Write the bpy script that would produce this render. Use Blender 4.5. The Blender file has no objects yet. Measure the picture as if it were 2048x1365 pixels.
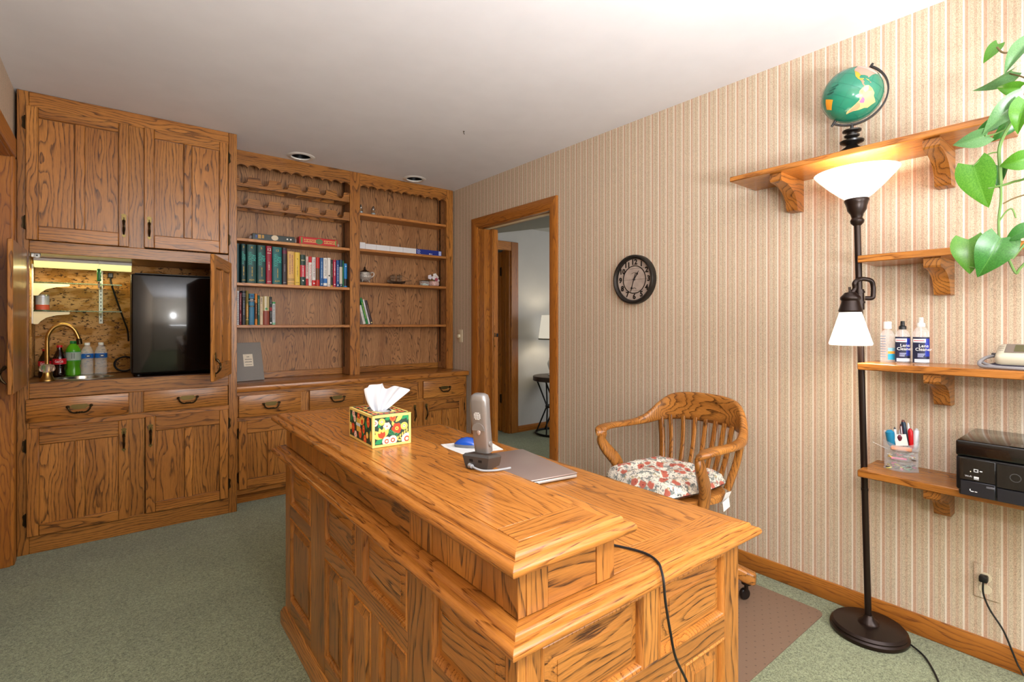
import bpy, bmesh, math, random
from mathutils import Vector, Matrix, Euler
random.seed(7)
S = bpy.context.scene
COL = S.collection
PI = math.pi
R = math.radians

# ------------------------------------------------------------------ camera
cam = bpy.data.cameras.new('camera')
cam.sensor_width = 36.0
cam.lens = 36.0 * 1006.0 / 2048.0
cam.shift_y = -35.5 / 2048.0
cam.clip_start = 0.05
camo = bpy.data.objects.new('camera', cam)
COL.objects.link(camo)
camo.location = (0, 0, 1.217)
camo.rotation_euler = (R(90), 0, R(-38.43))
S.camera = camo

# ------------------------------------------------------------------ world, lights, exposure
w = bpy.data.worlds.new('world'); S.world = w; w.use_nodes = True
w.node_tree.nodes['Background'].inputs[0].default_value = (0.75, 0.85, 1.0, 1)
w.node_tree.nodes['Background'].inputs[1].default_value = 1.0
S.view_settings.view_transform = 'Standard'
S.view_settings.look = 'None'
S.view_settings.gamma = 1.0
S.view_settings.use_curve_mapping = False
S.view_settings.exposure = 0.08

def light(name, kind, loc, energy, color=(1, 1, 1), size=0.1, size_y=None, rot=(0, 0, 0)):
    l = bpy.data.lights.new(name, kind)
    l.energy = energy; l.color = color
    if kind == 'AREA':
        l.size = size
        if size_y:
            l.shape = 'RECTANGLE'; l.size_y = size_y
    else:
        l.shadow_soft_size = size
    o = bpy.data.objects.new(name, l); COL.objects.link(o)
    o.location = loc; o.rotation_euler = rot
    return o

# the photographer's flash, a little right of the camera
light('camera_flash', 'POINT', (0.44, -0.06, 1.50), 28, (0.95, 0.97, 1.0), 0.05)
# added fill light turned up so that the ceiling throws its light back
light('ceiling_fill', 'AREA', (0.7, -0.80, 1.15), 145, (0.93, 0.96, 1.0), 0.7, 0.7, (R(180), 0, 0))
# daylight through the window behind the photographer
light('window_daylight', 'AREA', (1.75, -1.42, 1.45), 34, (0.93, 0.97, 1.0), 1.0, 1.3, (R(90), 0, 0))
# added fill light for the next room, where no window is built
light('next_room_fill', 'AREA', (5.4, 2.6, 1.5), 26, (0.93, 0.96, 1.0), 1.4, 1.2, (R(90), 0, R(90)))

# ------------------------------------------------------------------ materials
def srgb(h):
    h = h.lstrip('#')
    v = [int(h[i:i+2], 16) / 255 for i in (0, 2, 4)]
    return tuple((c / 12.92 if c <= 0.04045 else ((c + 0.055) / 1.055) ** 2.4) for c in v) + (1.0,)

MATS = {}
def pm(name, col, rough=0.5, metal=0.0, spec=0.5, trans=0.0, ior=1.45, emit=None, es=0.0, coat=0.0, alpha=1.0, noise=0.0, nscale=40.0, bump=0.0):
    if name in MATS: return MATS[name]
    m = bpy.data.materials.new(name); m.use_nodes = True
    nt = m.node_tree; b = nt.nodes['Principled BSDF']
    c = srgb(col) if isinstance(col, str) else col
    b.inputs['Base Color'].default_value = c
    b.inputs['Roughness'].default_value = rough
    b.inputs['Metallic'].default_value = metal
    b.inputs['Specular IOR Level'].default_value = spec
    b.inputs['Transmission Weight'].default_value = trans
    b.inputs['IOR'].default_value = ior
    b.inputs['Coat Weight'].default_value = coat
    b.inputs['Alpha'].default_value = alpha
    if emit:
        b.inputs['Emission Color'].default_value = srgb(emit)
        b.inputs['Emission Strength'].default_value = es
    if noise or bump:
        tc = nt.nodes.new('ShaderNodeTexCoord')
        n = nt.nodes.new('ShaderNodeTexNoise'); n.inputs['Scale'].default_value = nscale; n.inputs['Detail'].default_value = 3
        nt.links.new(tc.outputs['Object'], n.inputs['Vector'])
        if noise:
            mr = nt.nodes.new('ShaderNodeMapRange')
            mr.inputs['From Min'].default_value = 0.3; mr.inputs['From Max'].default_value = 0.7
            mr.inputs['To Min'].default_value = 1 - noise; mr.inputs['To Max'].default_value = 1 + noise
            nt.links.new(n.outputs['Fac'], mr.inputs['Value'])
            mx = nt.nodes.new('ShaderNodeVectorMath'); mx.operation = 'SCALE'
            mx.inputs[0].default_value = c[:3]
            nt.links.new(mr.outputs['Result'], mx.inputs['Scale'])
            nt.links.new(mx.outputs['Vector'], b.inputs['Base Color'])
        if bump:
            bp = nt.nodes.new('ShaderNodeBump'); bp.inputs['Strength'].default_value = bump; bp.inputs['Distance'].default_value = 0.002
            nt.links.new(n.outputs['Fac'], bp.inputs['Height']); nt.links.new(bp.outputs['Normal'], b.inputs['Normal'])
    MATS[name] = m
    return m

class NT:
    """tiny helper to write node maths"""
    def __init__(s, m): s.t = m.node_tree; s.n = s.t.nodes; s.l = s.t.links
    def math(s, op, a, b=None, c=None, clamp=False):
        n = s.n.new('ShaderNodeMath'); n.operation = op; n.use_clamp = clamp
        for i, v in enumerate((a, b, c)):
            if v is None: continue
            if isinstance(v, (int, float)): n.inputs[i].default_value = v
            else: s.l.new(v, n.inputs[i])
        return n.outputs[0]
    def comb(s, x, y, z):
        n = s.n.new('ShaderNodeCombineXYZ')
        for i, v in enumerate((x, y, z)):
            if isinstance(v, (int, float)): n.inputs[i].default_value = v
            else: s.l.new(v, n.inputs[i])
        return n.outputs[0]
    def sep(s, v):
        n = s.n.new('ShaderNodeSeparateXYZ'); s.l.new(v, n.inputs[0]); return n.outputs
    def noise(s, v, scale, detail=2.0, rough=0.5):
        n = s.n.new('ShaderNodeTexNoise'); n.inputs['Scale'].default_value = scale
        n.inputs['Detail'].default_value = detail; n.inputs['Roughness'].default_value = rough
        s.l.new(v, n.inputs['Vector']); return n.outputs
    def ramp(s, f, stops, interp='LINEAR'):
        n = s.n.new('ShaderNodeValToRGB'); e = n.color_ramp.elements
        n.color_ramp.interpolation = interp
        while len(e) > 1: e.remove(e[-1])
        for i, (p, c) in enumerate(stops):
            c = srgb(c) if isinstance(c, str) else (c, c, c, 1) if isinstance(c, (int, float)) else c
            if i == 0: e[0].position = p; e[0].color = c
            else:
                q = e.new(p); q.color = c
        s.l.new(f, n.inputs[0]); return n.outputs[0]
    def mix(s, f, a, b, mode='MIX'):
        n = s.n.new('ShaderNodeMix'); n.data_type = 'RGBA'; n.blend_type = mode
        for i, v in ((0, f), (6, a), (7, b)):
            if isinstance(v, (int, float)): n.inputs[i].default_value = v
            elif isinstance(v, str): n.inputs[i].default_value = srgb(v)
            elif isinstance(v, tuple): n.inputs[i].default_value = v
            else: s.l.new(v, n.inputs[i])
        return n.outputs[2]
    def bump(s, h, strength, dist=0.002):
        n = s.n.new('ShaderNodeBump'); n.inputs['Strength'].default_value = strength; n.inputs['Distance'].default_value = dist
        s.l.new(h, n.inputs['Height']); s.l.new(n.outputs[0], s.n['Principled BSDF'].inputs['Normal'])

WOODC = {  # light, mid, dark, roughness, ring frequency
    'cab':   ('#c0803a', '#9d6229', '#3f200c', 0.30, 66.0),
    'light': ('#bd7b36', '#aa6a2b', '#5c3012', 0.24, 92.0),
    'shelf': ('#c98a45', '#b5743a', '#8a4f24', 0.35, 90.0),
    'back':  ('#c08c5a', '#9f6c40', '#3b1f0e', 0.45, 66.0),
    'trim':  ('#bf7a2e', '#a4611f', '#74401a', 0.38, 80.0),
    'dark':  ('#6b4526', '#57361d', '#2d1a0e', 0.35, 80.0),
}
def wood(kind, axis):
    key = 'oak_%s_%s' % (kind, axis)
    if key in MATS: return MATS[key]
    L, Mi, D, rough, freq = WOODC[kind]
    m = bpy.data.materials.new(key); m.use_nodes = True
    g = NT(m); b = g.n['Principled BSDF']
    tc = g.n.new('ShaderNodeTexCoord'); oi = g.n.new('ShaderNodeObjectInfo'); rnd = oi.outputs['Random']
    x, y, z = g.sep(tc.outputs['Object'])
    a, bb, l = {'x': (z, y, x), 'y': (x, z, y), 'z': (x, y, z)}[axis]
    la = g.math('ADD', l, g.math('MULTIPLY', rnd, 61.0))
    r2 = g.math('FRACT', g.math('MULTIPLY', rnd, 17.31))
    r3 = g.math('FRACT', g.math('MULTIPLY', rnd, 71.7))
    # slow wander of the growth rings along the board
    v1 = g.comb(g.math('MULTIPLY', a, 1.0), g.math('MULTIPLY', bb, 1.0), g.math('MULTIPLY', la, 0.22))
    n1 = g.noise(v1, 9.0, 2.0, 0.55)
    sp = g.sep(n1[1])
    amp = {'back': 0.36, 'light': 0.11}.get(kind, 0.17)
    a0 = g.math('MULTIPLY', g.math('SUBTRACT', r2, 0.5), 0.16)
    b0 = g.math('MULTIPLY_ADD', r3, 0.05, 0.02)
    ax = g.math('ADD', g.math('ADD', a, a0), g.math('MULTIPLY', g.math('SUBTRACT', sp[0], 0.5), amp * 0.5))
    by = g.math('ADD', g.math('ADD', bb, b0), g.math('MULTIPLY', g.math('SUBTRACT', sp[1], 0.5), amp))
    rr = g.math('SQRT', g.math('ADD', g.math('MULTIPLY', ax, ax), g.math('MULTIPLY', by, by)))
    ph = g.math('FRACT', g.math('MULTIPLY', rr, freq))
    ring = g.ramp(ph, [(0.0, 1.0), (0.09, 0.80), (0.24, 0.30), (0.42, 0.05), (0.94, 0.03), (1.0, 1.0)])
    # pores: short dark dashes along the grain
    v2 = g.comb(g.math('MULTIPLY', a, 460.0), g.math('MULTIPLY', bb, 460.0), g.math('MULTIPLY', la, 22.0))
    n2 = g.noise(v2, 1.0, 2.0, 0.6)[0]
    pore = g.ramp(n2, [(0.40, 0.0), (0.66, 1.0)])
    v3 = g.comb(g.math('MULTIPLY', a, 12.0), g.math('MULTIPLY', bb, 12.0), g.math('MULTIPLY', la, 1.2))
    n3 = g.noise(v3, 1.0, 2.0, 0.5)[0]
    dk = g.math('MULTIPLY', ring, g.math('MULTIPLY_ADD', pore, 0.56, 0.46 if kind != 'light' else 0.30))
    dk = g.math('ADD', dk, g.math('MULTIPLY', pore, 0.26), clamp=True)
    base = g.mix(g.ramp(n3, [(0.3, 0.0), (0.7, 1.0)]), L, Mi)
    col = g.mix(dk, base, D)
    tone = g.math('MULTIPLY_ADD', r2, 0.26, 0.87)
    hs = g.n.new('ShaderNodeHueSaturation'); g.l.new(tone, hs.inputs['Value']); g.l.new(col, hs.inputs['Color'])
    g.l.new(hs.outputs[0], b.inputs['Base Color'])
    b.inputs['Roughness'].default_value = rough
    b.inputs['Specular IOR Level'].default_value = 0.5
    g.bump(dk, -0.12, 0.0015)
    MATS[key] = m
    return m

def wallpaper(name, comp, dark=1.0):
    m = bpy.data.materials.new(name); m.use_nodes = True
    g = NT(m); b = g.n['Principled BSDF']
    tc = g.n.new('ShaderNodeTexCoord')
    s = g.sep(tc.outputs['Object']); q = s[comp]
    u = g.math('FRACT', g.math('DIVIDE', g.math('SUBTRACT', 10.453 + 0.0028, q), 0.0512))
    col = g.ramp(u, [(0.0, '#e2d9ca'), (0.05, '#e2d9ca'), (0.09, '#c7a68f'), (0.15, '#c6a288'), (0.26, '#c7a58d'), (0.29, '#d4c5ae'),
                     (0.32, '#d4c4b0'), (0.345, '#b2998a'), (0.375, '#cebea4'), (0.55, '#cebfa5'), (0.60, '#c8ad94'), (0.72, '#c9b097'), (0.76, '#cebea4'),
                     (0.955, '#cbbaa1'), (0.975, '#e2d9ca'), (1.0, '#e2d9ca')])
    v = g.comb(g.math('MULTIPLY', s[0], 520), g.math('MULTIPLY', s[1], 520), g.math('MULTIPLY', s[2], 330))
    n = g.noise(v, 1.0, 1.0, 0.5)[0]
    spk = g.ramp(n, [(0.28, 0.58), (0.5, 0.92), (0.72, 1.12)])
    inten = g.ramp(u, [(0.0, 0.25), (0.1, 0.25), (0.13, 0.7), (0.3, 0.7), (0.33, 0.3), (0.4, 1.0), (0.95, 1.0), (0.98, 0.25)])
    c2 = g.mix(inten, col, g.mix(1.0, col, spk, 'MULTIPLY'))
    g.l.new(c2, b.inputs['Base Color'])
    b.inputs['Roughness'].default_value = 0.75
    b.inputs['Specular IOR Level'].default_value = 0.25
    g.bump(n, 0.15, 0.001)
    return m

def carpet(name, c1, c2):
    m = bpy.data.materials.new(name); m.use_nodes = True
    g = NT(m); b = g.n['Principled BSDF']
    tc = g.n.new('ShaderNodeTexCoord'); o = tc.outputs['Object']
    n1 = g.noise(o, 260.0, 2.0, 0.7)[0]
    n2 = g.noise(o, 2.2, 3.0, 0.6)[0]
    n3 = g.noise(o, 90.0, 2.0, 0.6)[0]
    f = g.math('ADD', g.math('MULTIPLY', n1, 0.7), g.math('MULTIPLY', n3, 0.3))
    col = g.mix(g.ramp(f, [(0.36, 0.0), (0.62, 1.0)]), c1, c2)
    tone = g.ramp(n2, [(0.3, 0.86), (0.7, 1.1)])
    g.l.new(g.mix(1.0, col, tone, 'MULTIPLY'), b.inputs['Base Color'])
    b.inputs['Roughness'].default_value = 0.95
    b.inputs['Specular IOR Level'].default_value = 0.1
    b.inputs['Sheen Weight'].default_value = 0.25
    g.bump(f, 0.9, 0.006)
    return m

# ------------------------------------------------------------------ mesh helpers
ORG = {}
def org(p): return ORG.get(p.name, Vector((0, 0, 0))) if p else Vector((0, 0, 0))

def tag(o, label=None, cat=None, group=None, kind=None):
    if label: o['label'] = label
    if cat: o['category'] = cat
    if group: o['group'] = group
    if kind: o['kind'] = kind
    return o

def thing(name, label, cat, loc=(0, 0, 0), rz=0.0, group=None, world=False, kind=None):
    """Empty at the thing's base; children use its local frame, or world coordinates when world=True (no rotation)"""
    o = bpy.data.objects.new(name, None); COL.objects.link(o)
    o.empty_display_size = 0.05
    o.location = loc; o.rotation_euler = (0, 0, rz)
    ORG[o.name] = Vector(loc) if world else Vector((0, 0, 0))
    return tag(o, label, cat, group, kind)

class B:
    def __init__(s): s.bm = bmesh.new(); s.mi = 0
    def m(s, i): s.mi = i; return s
    def _f(s, vs):
        try: f = s.bm.faces.new(vs)
        except ValueError: return None
        f.material_index = s.mi; return f
    def box(s, x0, x1, y0, y1, z0, z1, bev=0.0, seg=1, mat=None):
        vs = [s.bm.verts.new(p) for p in ((x0,y0,z0),(x1,y0,z0),(x1,y1,z0),(x0,y1,z0),(x0,y0,z1),(x1,y0,z1),(x1,y1,z1),(x0,y1,z1))]
        fs = [s._f([vs[i] for i in q]) for q in ((3,2,1,0),(4,5,6,7),(0,1,5,4),(1,2,6,5),(2,3,7,6),(3,0,4,7))]
        if bev > 0:
            es = list({e for f in fs for e in f.edges})
            r = bmesh.ops.bevel(s.bm, geom=es, offset=bev, segments=seg, affect='EDGES', profile=0.5, clamp_overlap=True)
            for f in r['faces']: f.material_index = s.mi
            vs = list({v for f in r['faces'] for v in f.verts} | {v for v in vs if v.is_valid})
        if mat is not None:
            for v in vs: v.co = mat @ v.co
        return s
    def loft(s, rings, cap=True, closed=False):
        """rings: list of equal-length vertex lists"""
        rr = [[s.bm.verts.new(p) for p in r] for r in rings]
        n = len(rr[0])
        k = len(rr)
        for i in range(k if closed else k - 1):
            a, b = rr[i], rr[(i + 1) % k]
            for j in range(n):
                s._f([a[j], a[(j + 1) % n], b[(j + 1) % n], b[j]])
        if cap and not closed:
            s._f(list(reversed(rr[0]))); s._f(rr[-1])
        return s
    def tube(s, pts, r, n=8, cap=True, closed=False):
        pts = [Vector(p) for p in pts]
        k = len(pts)
        rad = r if isinstance(r, (list, tuple)) else [r] * k
        rings = []; up = None
        for i in range(k):
            if closed: t = pts[(i + 1) % k] - pts[i - 1]
            else: t = pts[min(i + 1, k - 1)] - pts[max(i - 1, 0)]
            if t.length < 1e-9: t = Vector((0, 0, 1))
            t.normalize()
            if up is None:
                up = Vector((0, 0, 1)) if abs(t.z) < 0.9 else Vector((1, 0, 0))
            u = (up - t * up.dot(t))
            if u.length < 1e-6: u = t.orthogonal()
            u.normalize(); up = u
            v = t.cross(u)
            rings.append([pts[i] + (u * math.cos(2 * PI * j / n) + v * math.sin(2 * PI * j / n)) * rad[i] for j in range(n)])
        return s.loft(rings, cap, closed)
    def lathe(s, prof, c=(0, 0, 0), n=24, mat=None, cap=True):
        """prof: (radius, z) list bottom to top"""
        rings = []
        for r, z in prof:
            ring = [Vector((c[0] + r * math.cos(2 * PI * j / n), c[1] + r * math.sin(2 * PI * j / n), c[2] + z)) for j in range(n)]
            if mat is not None: ring = [mat @ p for p in ring]
            rings.append(ring)
        return s.loft(rings, cap)
    def prism(s, poly, fn, d0, d1):
        """poly 2D outline; fn(u, v, d) -> 3D"""
        a = [s.bm.verts.new(fn(u, v, d0)) for u, v in poly]
        b = [s.bm.verts.new(fn(u, v, d1)) for u, v in poly]
        n = len(poly)
        s._f(a); s._f(list(reversed(b)))
        for j in range(n): s._f([a[j], b[j], b[(j + 1) % n], a[(j + 1) % n]])
        return s
    def sphere(s, c, r, nu=16, nv=10, sc=(1, 1, 1), mat=None):
        prof = [(max(1e-4, r * math.sin(PI * i / nv)), -r * math.cos(PI * i / nv)) for i in range(nv + 1)]
        M = Matrix.Translation(c) @ (mat if mat is not None else Matrix.Identity(4)) @ Matrix.Diagonal((*sc, 1))
        return s.lathe(prof, (0, 0, 0), nu, M)
    def poly(s, pts):
        s._f([s.bm.verts.new(p) for p in pts]); return s
    def mesh(s, name, mats, origin=None, smooth=True, ang=0.7):
        bm = s.bm
        bmesh.ops.recalc_face_normals(bm, faces=bm.faces)
        if origin is None:
            xs = [v.co for v in bm.verts]
            lo = Vector([min(v[i] for v in xs) for i in range(3)]); hi = Vector([max(v[i] for v in xs) for i in range(3)])
            origin = (lo + hi) / 2
        origin = Vector(origin)
        bmesh.ops.translate(bm, verts=bm.verts, vec=-origin)
        if smooth:
            for f in bm.faces: f.smooth = True
            for e in bm.edges:
                if len(e.link_faces) == 2 and e.calc_face_angle(0) > ang: e.smooth = False
        me = bpy.data.meshes.new(name); bm.to_mesh(me); bm.free()
        for m in (mats if isinstance(mats, (list, tuple)) else [mats]): me.materials.append(m)
        return me, origin
    def done(s, name, mats, parent=None, origin=None, smooth=True, ang=0.7, rot=None):
        me, o = s.mesh(name, mats, origin, smooth, ang)
        ob = bpy.data.objects.new(name, me); COL.objects.link(ob)
        ob.location = o - org(parent)
        ORG[ob.name] = o
        if rot: ob.rotation_euler = rot
        if parent: ob.parent = parent
        return ob

def inst(me, name, parent, loc, rot=(0, 0, 0), scale=None):
    ob = bpy.data.objects.new(name, me); COL.objects.link(ob)
    ob.location = Vector(loc) - org(parent); ob.rotation_euler = rot
    ORG[ob.name] = Vector(loc)
    if scale: ob.scale = scale
    if parent: ob.parent = parent
    return ob

def board(name, parent, x0, x1, y0, y1, z0, z1, kind='cab', axis=None, bev=0.002):
    d = {'x': x1 - x0, 'y': y1 - y0, 'z': z1 - z0}
    axis = axis or max(d, key=d.get)
    return B().box(x0, x1, y0, y1, z0, z1, min(bev, 0.3 * min(d.values()))).done(name, wood(kind, axis), parent)

def txt(s, size, parent, loc, xd, yd, mat, name='lettering', bold=0.0, depth=0.0004, sx=1.0, align='CENTER', fit=None, spacing=1.0):
    cu = bpy.data.curves.new('lettering', 'FONT')
    cu.body = s; cu.size = size; cu.align_x = align; cu.align_y = 'CENTER'; cu.extrude = depth; cu.resolution_u = 2
    cu.space_character = spacing; cu.offset = bold
    o = bpy.data.objects.new('tmp', cu)
    me = bpy.data.meshes.new_from_object(o)
    bpy.data.objects.remove(o); bpy.data.curves.remove(cu)
    me.name = name
    if fit and len(me.vertices):
        wd = max(v.co.x for v in me.vertices) - min(v.co.x for v in me.vertices)
        if wd > 1e-6: sx = fit / wd
    xd = Vector(xd).normalized(); yd = Vector(yd).normalized(); zd = xd.cross(yd)
    M = Matrix((xd, yd, zd)).transposed().to_4x4() @ Matrix.Diagonal((sx, 1, 1, 1))
    me.transform(M)
    me.materials.clear(); me.materials.append(mat)
    ob = bpy.data.objects.new(name, me); COL.objects.link(ob)
    ob.location = Vector(loc) - org(parent)
    if parent: ob.parent = parent
    return ob

def spline(pts, n=8, closed=False):
    """Catmull-Rom through pts"""
    P = [Vector(p) for p in pts]; out = []
    k = len(P)
    for i in range(k if closed else k - 1):
        g = (lambda j: P[j % k]) if closed else (lambda j: P[max(0, min(k - 1, j))])
        p0, p1, p2, p3 = g(i - 1), g(i), g(i + 1), g(i + 2)
        for t in range(n):
            u = t / n
            out.append(0.5 * ((2 * p1) + (p2 - p0) * u + (2 * p0 - 5 * p1 + 4 * p2 - p3) * u * u + (3 * p1 - p0 - 3 * p2 + p3) * u ** 3))
    if not closed: out.append(P[-1])
    return out

# ------------------------------------------------------------------ common materials
BLACK = pm('black_plastic', '#141416', 0.35)
BRONZE = pm('dark_bronze', '#2b2019', 0.35, 0.6)
BRASS = pm('antique_brass', '#6f5f38', 0.35, 0.9)
BRASS_D = pm('dark_brass', '#3c2f1c', 0.35, 0.85)
WHITE = pm('white_plastic', '#e9e7e2', 0.4)
STEEL = pm('brushed_steel', '#b9b6b0', 0.28, 0.95)
PAPER = pm('paper', '#ecebe8', 0.8)
PAGES = pm('book_pages', '#d9cfb8', 0.9)
GLASS = pm('clear_glass', '#f4fbf8', 0.03, trans=1.0, ior=1.45)
CLEAR = pm('clear_plastic', '#f4f6f8', 0.06, alpha=0.22)
RUBBER = pm('black_cable', '#121212', 0.5)
CEIL = pm('ceiling_paint', '#e9e8ec', 0.85, noise=0.02, nscale=6, bump=0.08)
GREYWALL = pm('grey_wall_paint', '#c9c6c1', 0.85, noise=0.02, nscale=8, bump=0.05)
XR = 2.47
# ================================================================== the room
H = 2.44
WPY = wallpaper('striped_wallpaper', 1)
CARP = carpet('green_carpet', '#505638', '#9ca37d')

def struct(ob): ob['kind'] = 'structure'; return ob

# floor covers this room and the one beyond the doorway
struct(B().box(-0.6, 6.0, -1.7, 5.6, -0.05, 0.0).done('floor', CARP))
# ceiling with two round openings for the recessed lights
CANS = ((1.08, 3.845), (2.0, 3.85))
b = B(); q = 0.12
xs = [-0.6, CANS[0][0] - q, CANS[0][0] + q, CANS[1][0] - q, CANS[1][0] + q, 2.59]
ys = [-1.7, 3.847 - q, 3.847 + q, 4.3]
for i in range(5):
    for j in range(3):
        if j == 1 and i in (1, 3): continue
        b.poly([(xs[i], ys[j], H), (xs[i + 1], ys[j], H), (xs[i + 1], ys[j + 1], H), (xs[i], ys[j + 1], H)])
for cx, cy in CANS:
    cy0 = 3.847; n = 40; inn = []; out = []
    for k in range(n):
        a = 2 * PI * k / n; c, s_ = math.cos(a), math.sin(a); f = q / max(abs(c), abs(s_))
        inn.append((cx + 0.069 * c, cy0 + 0.069 * s_, H)); out.append((cx + f * c, cy0 + f * s_, H))
    for k in range(n): b.poly([inn[k], inn[(k + 1) % n], out[(k + 1) % n], out[k]])
b.box(-0.6, 2.59, -1.7, 4.3, H + 0.16, H + 0.2)
bmesh.ops.remove_doubles(b.bm, verts=b.bm.verts, dist=0.0001)
struct(b.done('ceiling', CEIL, smooth=False))
# right wall with the doorway
DY0, DY1, DZ = 2.666, 3.585, 2.045
b = B()
b.box(XR, XR + 0.12, -1.7, DY0 - 0.005, 0, H)
b.box(XR, XR + 0.12, DY1 + 0.005, 4.3, 0, H)
b.box(XR, XR + 0.12, DY0 - 0.005, DY1 + 0.005, DZ + 0.005, H)
struct(b.done('wall_right', WPY, origin=(0, 0, 0), smooth=False))
struct(B().box(-0.6, XR, 4.18, 4.3, 0, H).done('wall_back', CEIL, smooth=False))
# left wall with a doorway whose far jamb stands beside the cabinet
LX = -0.405
b = B()
b.box(LX - 0.12, LX, -1.7, 2.62, 0, H); b.box(LX - 0.12, LX, 3.545, 4.3, 0, H); b.box(LX - 0.12, LX, 2.62, 3.545, 2.075, H)
struct(b.done('wall_left', WPY, origin=(0, 0, 0), smooth=False))
# wall behind the photographer with a window
b = B()
b.box(LX, 1.22, -1.7, -1.58, 0, H); b.box(2.28, XR, -1.7, -1.58, 0, H)
b.box(1.22, 2.28, -1.7, -1.58, 0, 0.8); b.box(1.22, 2.28, -1.7, -1.58, 2.1, H)
struct(b.done('wall_front', WPY, smooth=False))
wd = struct(B().box(1.23, 2.27, -1.652, -1.648, 0.81, 2.09).done('window_1', GLASS, smooth=False))
for q in ((1.22, 1.28, 0.80, 2.10), (2.22, 2.28, 0.80, 2.10), (1.72, 1.78, 0.86, 2.04)):
    board('window_frame', wd, q[0], q[1], -1.67, -1.62, q[2], q[3], 'trim')
for q in ((0.80, 0.86), (2.04, 2.10)):
    board('window_frame', wd, 1.28, 2.22, -1.67, -1.62, q[0], q[1], 'trim')

# baseboards
def baseboard(name, x0, x1, y0, y1, axis, hgt=0.082):
    return struct(B().box(x0, x1, y0, y1, 0, hgt, 0.004, 2).done(name, wood('trim', axis)))
baseboard('baseboard_right', XR - 0.014, XR, -1.58, DY0 - 0.065, 'y')

# doorway casing on the right wall: mitred, with an inner bead
def casing(name, plane_x, y0, y1, ztop, wd, t, kind='trim', sgn=-1):
    """three mitred pieces around an opening y0..y1, up to ztop; stands proud of plane_x on the sgn side"""
    prof = [(0, 0), (0, 0.010), (0.010, 0.014), (wd - 0.012, t), (wd, t - 0.004), (wd, 0)]   # (distance from opening, thickness)
    root = None
    for side in ('far', 'near', 'head'):
        rings = []
        if side == 'head':
            rings = [[(plane_x + sgn * tt, y0 - d, ztop + d) for d, tt in prof], [(plane_x + sgn * tt, y1 + d, ztop + d) for d, tt in prof]]
            mat = wood(kind, 'y')
        else:
            yy, sg = (y1, 1) if side == 'far' else (y0, -1)
            rings = [[(plane_x + sgn * tt, yy + sg * d, 0) for d, tt in prof], [(plane_x + sgn * tt, yy + sg * d, ztop + d) for d, tt in prof]]
            mat = wood(kind, 'z')
        ob = B().loft(rings).done(name if root is None else 'casing_board', mat, root)
        if root is None: root = struct(ob)
    return root
tr = casing('trim_1', XR, DY0, DY1, DZ, 0.078, 0.02)
# jamb lining
board('jamb', tr, XR - 0.002, XR + 0.122, DY1 - 0.012, DY1 + 0.004, 0, DZ, 'trim')
board('jamb', tr, XR - 0.002, XR + 0.122, DY0 - 0.004, DY0 + 0.012, 0, DZ, 'trim')
board('jamb', tr, XR - 0.002, XR + 0.122, DY0 + 0.012, DY1 - 0.012, DZ - 0.012, DZ + 0.004, 'trim')
B().box(XR + 0.052, XR + 0.068, DY0 + 0.02, DY1 - 0.02, DZ - 0.024, DZ - 0.012).done('door_track', pm('track_cream', '#cdbd98', 0.5), tr)

# folded accordion door stacked against the far jamb
fd = thing('door_1', None, None, (XR + 0.06, DY1 - 0.012, 0), world=True, kind='structure')
yy = DY1 - 0.016
for i in range(7):
    board('slat', fd, XR + 0.003, XR + 0.083 - 0.004 * (i % 2), yy - 0.0095, yy - 0.001, 0.012, DZ - 0.026, 'trim', 'z', 0.0015)
    yy -= 0.0105
board('post_strip', fd, XR + 0.060, XR + 0.074, yy - 0.040, yy - 0.001, 0.012, DZ - 0.026, 'light', 'z', 0.003)
lp = board('lead_post', fd, XR + 0.0745, XR + 0.118, yy - 0.042, yy - 0.001, 0.012, DZ - 0.026, 'trim', 'z', 0.003)
pl = B().box(XR + 0.072, XR + 0.086, yy - 0.0465, yy - 0.0425, 0.98, 1.20, 0.002).done('latch_plate', wood('light', 'z'), fd)
B().box(XR + 0.074, XR + 0.084, yy - 0.052, yy - 0.0466, 1.10, 1.135, 0.002).box(XR + 0.076, XR + 0.083, yy - 0.050, yy - 0.0466, 1.015, 1.03, 0.002).done('latch', BRASS_D, pl)
B().box(XR + 0.096, XR + 0.116, yy - 0.047, yy - 0.0425, 1.10, 1.13, 0.002).done('catch', BLACK, fd)

# left doorway: jamb facing the camera, head and casing, closed slab beyond
t2 = struct(B().box(LX - 0.12, LX + 0.004, 3.522, 3.545, 0, 2.05, 0.002).done('trim_2', wood('trim', 'z')))
board('door_stop', t2, LX - 0.075, LX - 0.050, 3.508, 3.522, 0, 2.05, 'trim', 'z')
board('head_jamb', t2, LX - 0.12, LX + 0.004, 2.62, 3.522, 2.05, 2.075, 'trim', 'y')
board('casing_board', t2, LX, LX + 0.020, 2.56, 3.575, 2.057, 2.155, 'trim', 'y', 0.004)
board('casing_board', t2, LX, LX + 0.018, 3.530, 3.600, 0, 2.057, 'trim', 'z', 0.004)
board('casing_board', t2, LX, LX + 0.020, 2.55, 2.62, 0, 2.057, 'trim', 'z', 0.004)
d3 = struct(B().box(LX - 0.115, LX - 0.080, 2.625, 3.518, 0.008, 2.045, 0.002).done('door_3', wood('trim', 'z')))
B().sphere((LX - 0.045, 2.70, 0.98), 0.027).tube([(LX - 0.08, 2.70, 0.98), (LX - 0.05, 2.70, 0.98)], 0.01).done('door_knob', BRASS, d3)

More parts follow.
